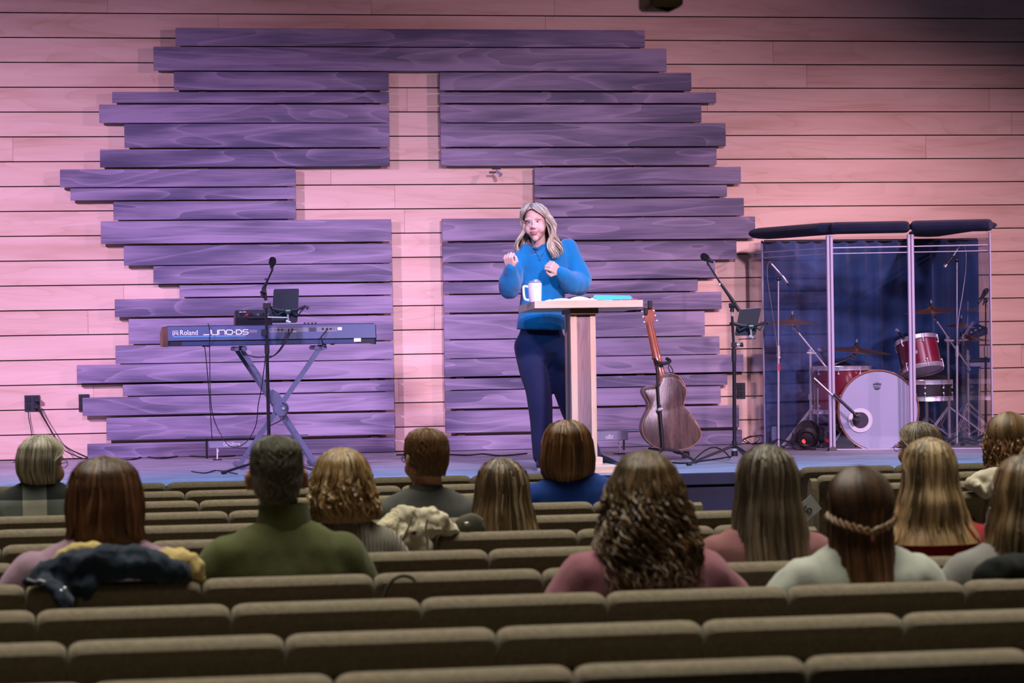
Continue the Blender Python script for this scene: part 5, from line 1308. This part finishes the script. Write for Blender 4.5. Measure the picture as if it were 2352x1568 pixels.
def glasses(F,root,m=None):
    m=m or M_BLACK; t=MB()
    for s in (-1,1):
        t.tube([F.p(s*.030+.022*math.cos(a),.098,.006+.017*math.sin(a)) for a in [2*PI*i/14 for i in range(15)]],.0018,6,False)
        t.tube([F.p(s*.052,.097,.012),F.p(s*.080,.03,.012),F.p(s*.082,-.010,.008)],.0018,6)
    t.tube([F.p(-.010,.099,.008),F.p(.010,.099,.008)],.0018,6); t.build('glasses',m,root)
def fab(name,col,var=.12,bump=.4,bs=350,rough=.9): return mat(name,col,rough,0,.15,bump,bs,var,9,sheen=.15)
# profiles
def prof_long(w,d,zend,bw=1.0,bd=1.0,hump=1.0,nk=1.0):
    o=[(.132,0,0,-.01),(.126,.034*hump,.045,-.012),(.112,.062*hump,.074,-.014),(.085,.082*hump,.098,-.016),(.04,w*.96,.108,-.018),(-.02,w,d,-.02),(-.08,w*nk,d*nk,-.02),(-.14,w*(nk*.6+bw*.4),d*bd,-.040)]
    return [p for p in o if p[0]>zend+.02]+[(zend,w*bw,d*bd,-.02 if zend>-.13 else -.078)]
def H(**k):
    pr=k.pop('prof'); rt=k.pop('root'); tp=k.pop('tip')
    return lambda F,root:hairdo(F,pr,root,rt,tp,**k)
def crown(F,root,dark,light,rx,ry,seed):
    rnd=random.Random(seed); mb=MB(); col=[]
    for q in range(260):
        a0=rnd.uniform(-1.9,1.9); lay=rnd.random(); pts=[]; v=rnd.random()
        for i in range(13):
            t=i/12; el=math.radians(92-110*t) ; a=a0*(1-.45*t*t)
            k=1+.02*(lay-.5); x=rx*k*math.sin(a)*math.cos(el); y=-.022-ry*k*math.cos(a)*math.cos(el); z=.030+.104*k*math.sin(el)
            pts.append(F.p(x,y,z))
        mb.tube(pts,[.0042*F.sc]*13,5); n=.8+.7*noise.noise(V3((a0*2,seed,0)))
        col+=[[ (dark[j]+(light[j]-dark[j])*v**1.5)*n for j in range(3)]]*65
    mb.build('crown_hair',M_HAIR,root,True,col)
# 1 grey short hair, plaid wrap
def plaid():
    m=bpy.data.materials.new('buffalo_plaid'); m.use_nodes=True; nt=m.node_tree; N=nt.nodes; L=nt.links; p=N['Principled BSDF']; p.inputs['Roughness'].default_value=.95
    tc=N.new('ShaderNodeTexCoord'); sp=N.new('ShaderNodeSeparateXYZ'); L.new(tc.outputs['Object'],sp.inputs[0])
    def st(sock,off):
        a=N.new('ShaderNodeMath'); a.operation='MULTIPLY_ADD'; a.inputs[1].default_value=1/.20; a.inputs[2].default_value=off; L.new(sock,a.inputs[0])
        f=N.new('ShaderNodeMath'); f.operation='FRACT'; L.new(a.outputs[0],f.inputs[0]); g=N.new('ShaderNodeMath'); g.operation='GREATER_THAN'; g.inputs[1].default_value=.5; L.new(f.outputs[0],g.inputs[0]); return g
    a=st(sp.outputs[0],.87); b=st(sp.outputs[2],.30); s=N.new('ShaderNodeMath'); s.operation='ADD'; L.new(a.outputs[0],s.inputs[0]); L.new(b.outputs[0],s.inputs[1])
    h=N.new('ShaderNodeMath'); h.operation='MULTIPLY'; h.inputs[1].default_value=.5; L.new(s.outputs[0],h.inputs[0])
    r=N.new('ShaderNodeValToRGB'); r.color_ramp.interpolation='CONSTANT'; e=r.color_ramp.elements; e[0].color=(.012,.016,.016,1); e[1].position=.75; e[1].color=(.60,.60,.52,1); q=e.new(.25); q.color=(.16,.19,.17,1)
    L.new(h.outputs[0],r.inputs[0]); w=N.new('ShaderNodeTexWave'); w.inputs['Scale'].default_value=90; w.bands_direction='DIAGONAL'; L.new(tc.outputs['Object'],w.inputs[0])
    mx=N.new('ShaderNodeMixRGB'); mx.blend_type='MULTIPLY'; mx.inputs[0].default_value=.35; L.new(r.outputs[0],mx.inputs[1]); L.new(w.outputs[0],mx.inputs[2]); L.new(mx.outputs[0],p.inputs['Base Color']); return m
bowl=[(.134,0,0,-.012),(.128,.036,.046,-.014),(.112,.064,.078,-.016),(.08,.086,.104,-.018),(.03,.093,.116,-.02),(-.02,.090,.116,-.02),(-.06,.080,.100,-.016),(-.095,.062,.074,-.010)]
r,F=seated('woman with short grey hair, glasses and black, grey and white checked wrap at far left',100,997,4,
 H(prof=bowl,root=(.30,.28,.22),tip=(.20,.18,.14),hi=(.52,.50,.42),n=460,cut=88,seed=11,endvar=.03,wave=.003,hifrac=.3,zfh=.06,r=.0042),plaid(),sw=.215,yaw=math.radians(38),zs=.30,dx=-.02,ear=0,shape=1.08,garname='checked_wrap',dY=.20)
glasses(F,r)
# 2 auburn bob, lilac sweater
bob=prof_long(.104,.112,-.112,1.10,.90,1.08,1.0)
seated('woman with shoulder-length auburn brown hair and lilac sweater at left, navy coat behind her',238,1044,0,
 H(prof=bob,root=(.040,.022,.013),tip=(.15,.055,.022),hi=(.24,.12,.065),n=600,cut=100,seed=2,endvar=.05,wave=.006,hifrac=.16,r=.0052,sep=9),fab('lilac_knit',(.33,.21,.29)),sw=.25,yaw=0,hs=1.08,zs=.325,shape=1.05,dx=-.015)
# 3 man in the green sweater
skull=[(.131,0,0,-.012),(.125,.034,.044,-.013),(.110,.062,.076,-.014),(.085,.075,.098,-.014),(.04,.079,.106,-.014),(-.01,.076,.102,-.014),(-.05,.064,.086,-.016),(-.09,.056,.070,-.02)]
M_GRN=fab('olive_green_knit',(.095,.105,.038))
seated('man with short greying dark hair in an olive green funnel-neck sweater',633,995,0,
 lambda F,root:short_hair(F,root,(.085,.078,.055),skull,.131,-.072,3,1300,.03,.0020,grey=(.20,.19,.16)),M_GRN,sw=.225,hs=1.04,zs=.36,shape=1.08,ear=2,skin=(.50,.24,.17),collar=(M_GRN,.080,.076,.062),dx=.02,arm=.03,fold=.010)
# 4 wavy blonde, cream ribbed sweater
def ribbed():
    m=fab('cream_ribbed_knit',(.38,.34,.27)); nt=m.node_tree; p=nt.nodes['Principled BSDF']; tc=nt.nodes.new('ShaderNodeTexCoord'); w=nt.nodes.new('ShaderNodeTexWave'); w.inputs['Scale'].default_value=22; nt.links.new(tc.outputs['Object'],w.inputs[0])
    b=nt.nodes.new('ShaderNodeBump'); b.inputs['Strength'].default_value=.9; b.inputs['Distance'].default_value=.02; nt.links.new(w.outputs[0],b.inputs['Height']); nt.links.new(b.outputs[0],p.inputs['Normal']); return m
seated('woman with wavy chin-to-shoulder blonde hair and cream ribbed sweater',783,1025,1,
 H(prof=prof_long(.100,.108,-.115,1.02,.95,.97,1.08),root=(.20,.13,.055),tip=(.34,.22,.095),hi=(.58,.43,.23),n=520,cut=100,seed=14,endvar=.06,wave=.016,wfreq=13,curl=.006,ccount=8,hifrac=.33,r=.0050,sep=8),ribbed(),sw=.165,hs=1.04,zs=.325,dx=.015,dY=.26)
# 5 boy in grey
skull2=[(.134,0,0,-.01),(.128,.036,.048,-.012),(.113,.064,.08,-.013),(.085,.081,.100,-.014),(.04,.084,.107,-.014),(-.01,.081,.103,-.014),(-.05,.068,.086,-.016),(-.09,.058,.070,-.02)]
M_GRY=fab('dark_grey_cotton',(.085,.088,.082),.1,.25,500)
r,F=seated('young man with short auburn hair, thin glasses and dark grey shirt, head turned left',975,981,3,
 lambda F,root:short_hair(F,root,(.16,.080,.035),skull2,.134,-.055,9,1300,.05,.0026),M_GRY,sw=.235,yaw=math.radians(-22),hs=1.0,zs=.345,ear=2,shape=1.03,skin=(.56,.30,.21),collar=(M_GRY,.070,.068,.018),dx=.0,dY=.25,garname='shirt')
glasses(F,r)
# 6 long ombre hair
seated('woman with long dark blonde hair with pale streak, low head right of the cream coat',1150,1048,2,
 H(prof=prof_long(.094,.110,-.26,1.35,1.0,.96,1.12),root=(.085,.055,.030),tip=(.27,.19,.10),hi=(.42,.33,.22),n=520,cut=104,seed=6,endvar=.05,wave=.006,hifrac=.22,r=.0052,sep=9),fab('dark_olive_cardigan',(.055,.055,.045)),sw=.17,hs=1.04,zs=.32,dY=.26,garname='cardigan')
# 7 bob, blue top
bobr=[(.135,0,0,-.012),(.129,.04,.05,-.014),(.113,.07,.082,-.016),(.08,.092,.108,-.018),(.03,.104,.116,-.02),(-.03,.111,.118,-.02),(-.08,.108,.108,-.02),(-.12,.092,.086,-.016),(-.145,.074,.064,-.01)]
seated('woman with rounded chestnut bob and royal blue turtleneck in front of the lectern',1300,963,4,
 H(prof=bobr,root=(.085,.040,.016),tip=(.20,.095,.038),hi=(.36,.20,.09),n=560,cut=100,seed=7,endvar=.03,hifrac=.18,r=.0046,sep=8),fab('royal_blue_knit',(.008,.045,.26),.08,.2),sw=.225,hs=1.05,zs=.315,shape=1.02,dx=.03,collar=(fab('royal_blue_rib',(.008,.045,.26),.05,.2),.070,.066,.055),dY=.24)
# 8 curly
seated('woman with long curly brown hair and dusty pink top, nearest row centre',1478,1030,-1,
 H(prof=prof_long(.102,.112,-.24,1.30,1.05,.92,1.15),root=(.075,.050,.026),tip=(.10,.052,.020),hi=(.24,.16,.08),n=900,cut=104,seed=8,endvar=.09,wave=.012,wfreq=11,curl=.010,ccount=17,hifrac=.2,r=.0040,frizz=.003,segs=32,shellk=.88),fab('dusty_pink_cotton',(.29,.115,.15)),sw=.225,hs=1.08,zs=.335,shape=1.10,dx=.0,arm=.055,fold=.012,garname='blouse')
# 9 straight grey-brown
seated('woman with very long straight grey-brown hair over a pink top, right of centre',1757,1018,0,
 H(prof=prof_long(.093,.108,-.30,1.30,.95,.94,1.12),root=(.095,.080,.060),tip=(.17,.125,.080),hi=(.27,.22,.16),n=600,cut=100,seed=9,endvar=.06,hifrac=.25,r=.0050,wave=.003,sep=7),fab('pink_jersey',(.29,.125,.13)),sw=.205,hs=1.06,zs=.33,shape=1.06,dx=-.01,garname='top')
# 10 half-up brown, white blouse
r,F=seated('woman with half-up twisted brown hair hanging very long over a white blouse',1968,1070,-1,
 H(prof=prof_long(.090,.108,-.32,1.0,.95,.96,1.0),root=(.055,.028,.016),tip=(.13,.065,.028),hi=(.20,.11,.05),n=600,cut=98,seed=10,endvar=.03,hifrac=.2,r=.0048,wave=.002,sep=6),fab('white_blouse_cotton',(.40,.42,.37),.06,.2,200),sw=.215,hs=1.0,zs=.325,shape=1.14,arm=.06,fold=.012,garname='blouse')
M_TW=vcol('twist_hair',.45,.4)
for s in (-1,1):
    for ph in (0,PI):
        pts=[]
        for i in range(22):
            t=i/21; a=math.radians(96*(1-t)); z=-.005-.045*t; 
            pts.append(F.p(s*(.099*math.sin(a))+.004*math.cos(t*26+ph),-.022-.116*math.cos(a)-.004,z+.008*math.sin(t*26+ph)))
        mm=MB().tube(pts,.0062,6); mm.build('hair_twist',M_TW,r,True,[[.24,.14,.07]]*len(mm.v))
mm=MB(); mm.ell(F.p(0,-.142,-.064),(.006,.005,.012),8,6); mm.build('hair_tie',mat('pink_hair_tie',(.5,.18,.22),.5),r)
crown(F,r,(.055,.028,.016),(.11,.058,.030),.098,.108,21)
# 11 blonde, red
seated('woman with long straight golden blonde hair over a red top at right',2130,1002,0,
 H(prof=prof_long(.086,.106,-.215,1.75,.95,.90,1.2),root=(.16,.110,.055),tip=(.50,.34,.17),hi=(.66,.50,.29),n=560,cut=98,seed=12,endvar=.13,hifrac=.35,r=.0050,wave=.004,sep=8),fab('crimson_top',(.33,.012,.018)),sw=.175,hs=1.0,zs=.34,dx=.03,garname='top',dY=.30)
# 12 behind the blonde
r,F=seated('woman with grey-brown hair and glasses, her head just above the golden blonde head',2105,966,6,
 H(prof=prof_long(.100,.112,-.20,1.0,.95,1.0,1.0),root=(.15,.12,.09),tip=(.17,.13,.09),hi=(.30,.26,.21),n=380,cut=96,seed=13,endvar=.05,hifrac=.3,r=.005,wave=.008,curl=.006),fab('grey_green_print',(.25,.27,.25),.5,.3),sw=.19,hs=1.08,zs=.33,yaw=math.radians(-32),garname='blouse')
glasses(F,r)
# 13 half-up at the far right
r,F=seated('woman with half-up reddish brown hair at far right, beside the shield corner',2314,946,5,
 H(prof=prof_long(.100,.115,-.20,1.10,.95,1.02,.98),root=(.13,.075,.030),tip=(.17,.075,.030),hi=(.30,.18,.09),n=480,cut=94,seed=15,endvar=.06,hifrac=.25,r=.005,wave=.009,wfreq=9,curl=.005),fab('ivory_knit',(.42,.40,.33),.06),sw=.18,hs=1.12,zs=.34,yaw=math.radians(10),garname='top')
crown(F,r,(.13,.075,.030),(.24,.14,.065),.096,.110,22)
# 14 denim shoulder at the right edge
seated('person with blue denim shirt at the right edge, mostly outside the frame',2392,1010,2,
 H(prof=prof_long(.102,.114,-.22,1.05,.95,1.0,1.0),root=(.16,.10,.05),tip=(.28,.18,.09),hi=(.4,.3,.16),n=300,cut=98,seed=16,endvar=.05,r=.0055),fab('denim_shirt',(.035,.11,.20)),sw=.22,hs=1.05,zs=.33,shape=1.12,garname='shirt')
# 15 near right edge
seated('woman with long brown hair and light grey sweater at bottom right edge of the seats',2352,1040,-1,
 H(prof=prof_long(.096,.11,-.19,1.40,.95,.95,1.2),root=(.10,.065,.035),tip=(.20,.13,.065),hi=(.34,.24,.14),n=520,cut=100,seed=17,endvar=.10,hifrac=.25,r=.0052,wave=.005,sep=8),fab('light_grey_knit',(.25,.24,.23)),sw=.215,hs=1.06,zs=.33,shape=1.12,arm=.04,dx=-.015)
# ================= coats and small things on the pews =================
def blob(parts,voxel,sm,fold,fs,seed):
    mb=MB()
    for pts,rs in parts: limb(mb,pts,rs,14,5)
    mb=remesh(mb,voxel,sm); folds(mb,fold,fs,seed,(1,1,1)); folds(mb,fold*.45,fs*2.6,seed+3,(1.3,1,.7)); return mb
Y0=8.75
c=lambda px,py,dy=0,Y=Y0: at(px,py,Y+dy)
nv=thing('navy_coat','navy and yellow-lined coat slung over the pew behind the auburn-haired woman','coat',c(250,1330))
b=blob([([c(70,1330,-.03),c(130,1312,-.03),c(220,1296,-.03),c(320,1292,-.03),c(395,1312,-.02),c(425,1322,.0)],[(.02,.02),(.035,.05),(.05,.055),(.055,.05),(.045,.04),(.02,.02)]),
 ([c(90,1325,-.05),c(120,1345,-.07),c(150,1375,-.07),c(160,1415,-.06)],[(.03,.02),(.06,.03),(.085,.025),(.085,.02)]),
 ([c(200,1310,-.05),c(200,1340,-.06),c(200,1370,-.06)],[(.05,.02),(.045,.02),(.02,.015)])],.007,3,.016,15,1)
b.build('shell',fab('navy_coat_cloth',(.012,.022,.042),.25,.3,300,.7),nv)
b=blob([([c(85,1325,.06),c(130,1300,.06),c(165,1282,.05),(c(215,1280,.04)),c(262,1292,.03),c(330,1290,.04),c(385,1286,.04),c(420,1294,.03),c(448,1308,.02),c(455,1325,.02)],[.015,(.03,.03),(.045,.045),(.045,.05),(.028,.03),(.02,.03),(.042,.04),(.045,.045),(.04,.04),(.02,.02)])],.007,3,.014,17,5)
b.build('lining',fab('pale_yellow_fleece',(.50,.38,.15),.1,.4,250),nv)
MB().tube(spline([c(282,1279,.0),c(283,1270,.0),c(292,1268,.0),c(300,1272,.0),c(312,1276,.0)],5),.0045,8).build('hanger_loop',M_BLACK,nv)
MB().box(c(305,1281,-.02),c(333,1273,.02),.004).build('collar_tab',fab('navy_tab',(.012,.02,.035)),nv)
MB().prism([(c(60,1326).x,c(60,1326).z),(c(205,1277).x,c(205,1277).z),(c(212,1289).x,c(212,1289).z),(c(110,1322).x,c(110,1322).z)],Y0-.035,Y0-.01).build('lapel',fab('navy_lapel',(.010,.022,.028)),nv)
MB().tube(spline([c(62,1329,-.06),c(80,1335,-.09),c(92,1332,-.1),c(112,1340,-.11),c(126,1352,-.115),c(136,1368,-.11),c(134,1392,-.1)],4),.0035,6).build('zip',M_STEEL,nv)
for (x,y) in ((140,1358),(149,1352)): MB().ell(c(x,y,-.125),(.007,.006,.007),10,8).build('snap_button',M_STEEL,nv)
# cream coat
Y2=8.75+.86*2
d=lambda px,py,dy=0: at(px,py,Y2+dy)
cr=thing('cream_coat','cream coat with fluffy lining heaped over the pew behind the young man in grey','coat',d(930,1220))
b=blob([([d(900,1215,-.03),d(930,1196,-.03),d(965,1200,-.02),d(1000,1196,-.02),d(1035,1212,-.01),d(1052,1218,.0)],[(.03,.03),(.055,.05),(.045,.05),(.055,.05),(.03,.03),(.012,.012)]),
 ([d(915,1215,-.06),d(905,1240,-.08),d(895,1275,-.08)],[(.05,.03),(.06,.025),(.05,.02)]),
 ([d(955,1212,-.06),d(960,1240,-.07),d(965,1280,-.07)],[(.05,.03),(.05,.025),(.05,.02)]),
 ([d(990,1212,-.05),d(985,1230,-.06)],[(.05,.025),(.03,.02)])],.006,2,.017,16,9)
b.build('shell',fab('cream_coat_cloth',(.52,.47,.35),.08,.2,200),cr)
b=blob([([d(815,1262,-.10),d(838,1238,-.10),d(865,1236,-.10),d(888,1218,-.08),d(908,1192,-.04)],[.03,.035,.035,.045,.035]),([d(850,1262,-.10),d(875,1255,-.10),d(890,1240,-.1)],[.03,.04,.04])],.008,3,.010,20,12)
b.build('fleece_lining',fab('cream_fleece',(.56,.50,.34),.1,.9,120),cr)
MB().ell(d(951,1223,-.125),(.009,.005,.009),10,8).build('button',mat('brown_button',(.07,.04,.03),.4),cr)
for pts in ([(946,1186),(938,1210),(925,1235),(905,1256)],[(982,1192),(978,1215),(982,1245),(980,1262)]):
    MB().tube(spline([d(x,y,-.118) for x,y in pts],4),.004,6).build('seam',fab('cream_seam',(.30,.27,.2)),cr)
# small khaki bag right of it
bg=thing('khaki_bag','small dark khaki bag on the pew between cream coat and long dark-blonde hair','bag',d(1078,1220,.05))
b=blob([([d(1052,1216,.06),d(1080,1208,.06),d(1105,1214,.06)],[(.018,.04),(.026,.05),(.018,.04)])],.008,2,.004,14,2); b.build('pouch',fab('khaki_canvas',(.10,.10,.07)),bg)
MB().box(d(1068,1206,.0),d(1076,1198,.02),.002).build('buckle',M_STEEL,bg)
# pale coat on far right pew
Y5=8.75+.86*4
e=lambda px,py,dy=0: at(px,py,Y5+dy)
pc_=thing('ivory_coat','ivory coat laid over a right-hand pew beside the denim shirt','coat',e(2270,1120))
b=blob([([e(2226,1112,-.02),e(2260,1104,-.02),e(2300,1098,-.02),e(2350,1085,-.02)],[(.02,.03),(.04,.05),(.05,.05),(.05,.05)]),([e(2240,1112,-.06),e(2255,1135,-.06)],[(.05,.02),(.05,.02)]),([e(2280,1108,-.06),e(2290,1135,-.06)],[(.07,.02),(.07,.02)])],.009,3,.008,12,3)
b.build('cloth',fab('ivory_cloth',(.52,.47,.36),.06,.2),pc_)
# dark coat bottom right
Y1=8.75-.86
g=lambda px,py,dy=0: at(px,py,Y1+dy)
bc_=thing('black_coat','black coat bundled on the pew behind the woman in light grey at bottom right','coat',g(2300,1320))
b=blob([([g(2240,1330,.06),g(2275,1322,.05),g(2320,1312,.05),g(2400,1305,.05)],[(.015,.03),(.035,.05),(.05,.05),(.05,.05)])],.009,3,.008,14,4)
b.build('cloth',fab('black_wool',(.012,.014,.013)),bc_)
# backpack strap over the seat
st=thing('strap','thin dark strap looped over the pew right of the green sweater man','strap',c(905,1320,-.05))
MB().tube(spline([c(882,1372,-.05),c(890,1350,-.055),c(905,1330,-.06),c(925,1322,-.05),c(945,1326,-.045),c(955,1336,-.05)],5),[(.006,.004)]*26,6).build('webbing',fab('strap_grey',(.08,.075,.06)),st)
# white card by the aisle
q=at(1866,1170,13.85); 
w=thing('white_card','white card with a dark round emblem leaning on the aisle end of a right-hand pew','card',(q.x-.05,13.85,q.z-.06))
u=V3((math.cos(-.9),0,math.sin(-.9))); vv=V3((-u.z,0,u.x))
c0=at(1856,1168,13.86)
MB().rings([[c0+u*a*.045+vv*b_*.055+V3((0,y,0)) for a,b_ in ((-1,-1),(1,-1),(1,1),(-1,1))] for y in (0,.002)],True,False).build('card',mat('card_white',(.62,.66,.72),.6),w)
pts=[c0+V3((.012*math.cos(t),-.0015,.012*math.sin(t)))+u*.01 for t in [i*PI/7 for i in range(15)]]
MB().tube(pts,.003,6).build('emblem',M_LOGO,w)
MB().tube(spline([c0+u*-.012+V3((0,-.0015,.01)),c0+V3((-.016,-.0015,.012)),c0+V3((-.018,-.0015,-.005)),c0+V3((-.002,-.0015,-.018))],4),.0022,6).build('emblem',M_LOGO,w)
MB().cyl(c0+V3((0.02,-.001,-.05)),c0+V3((.025,-.001,-.24)),.003,n=6).build('stick',M_STEEL,w)
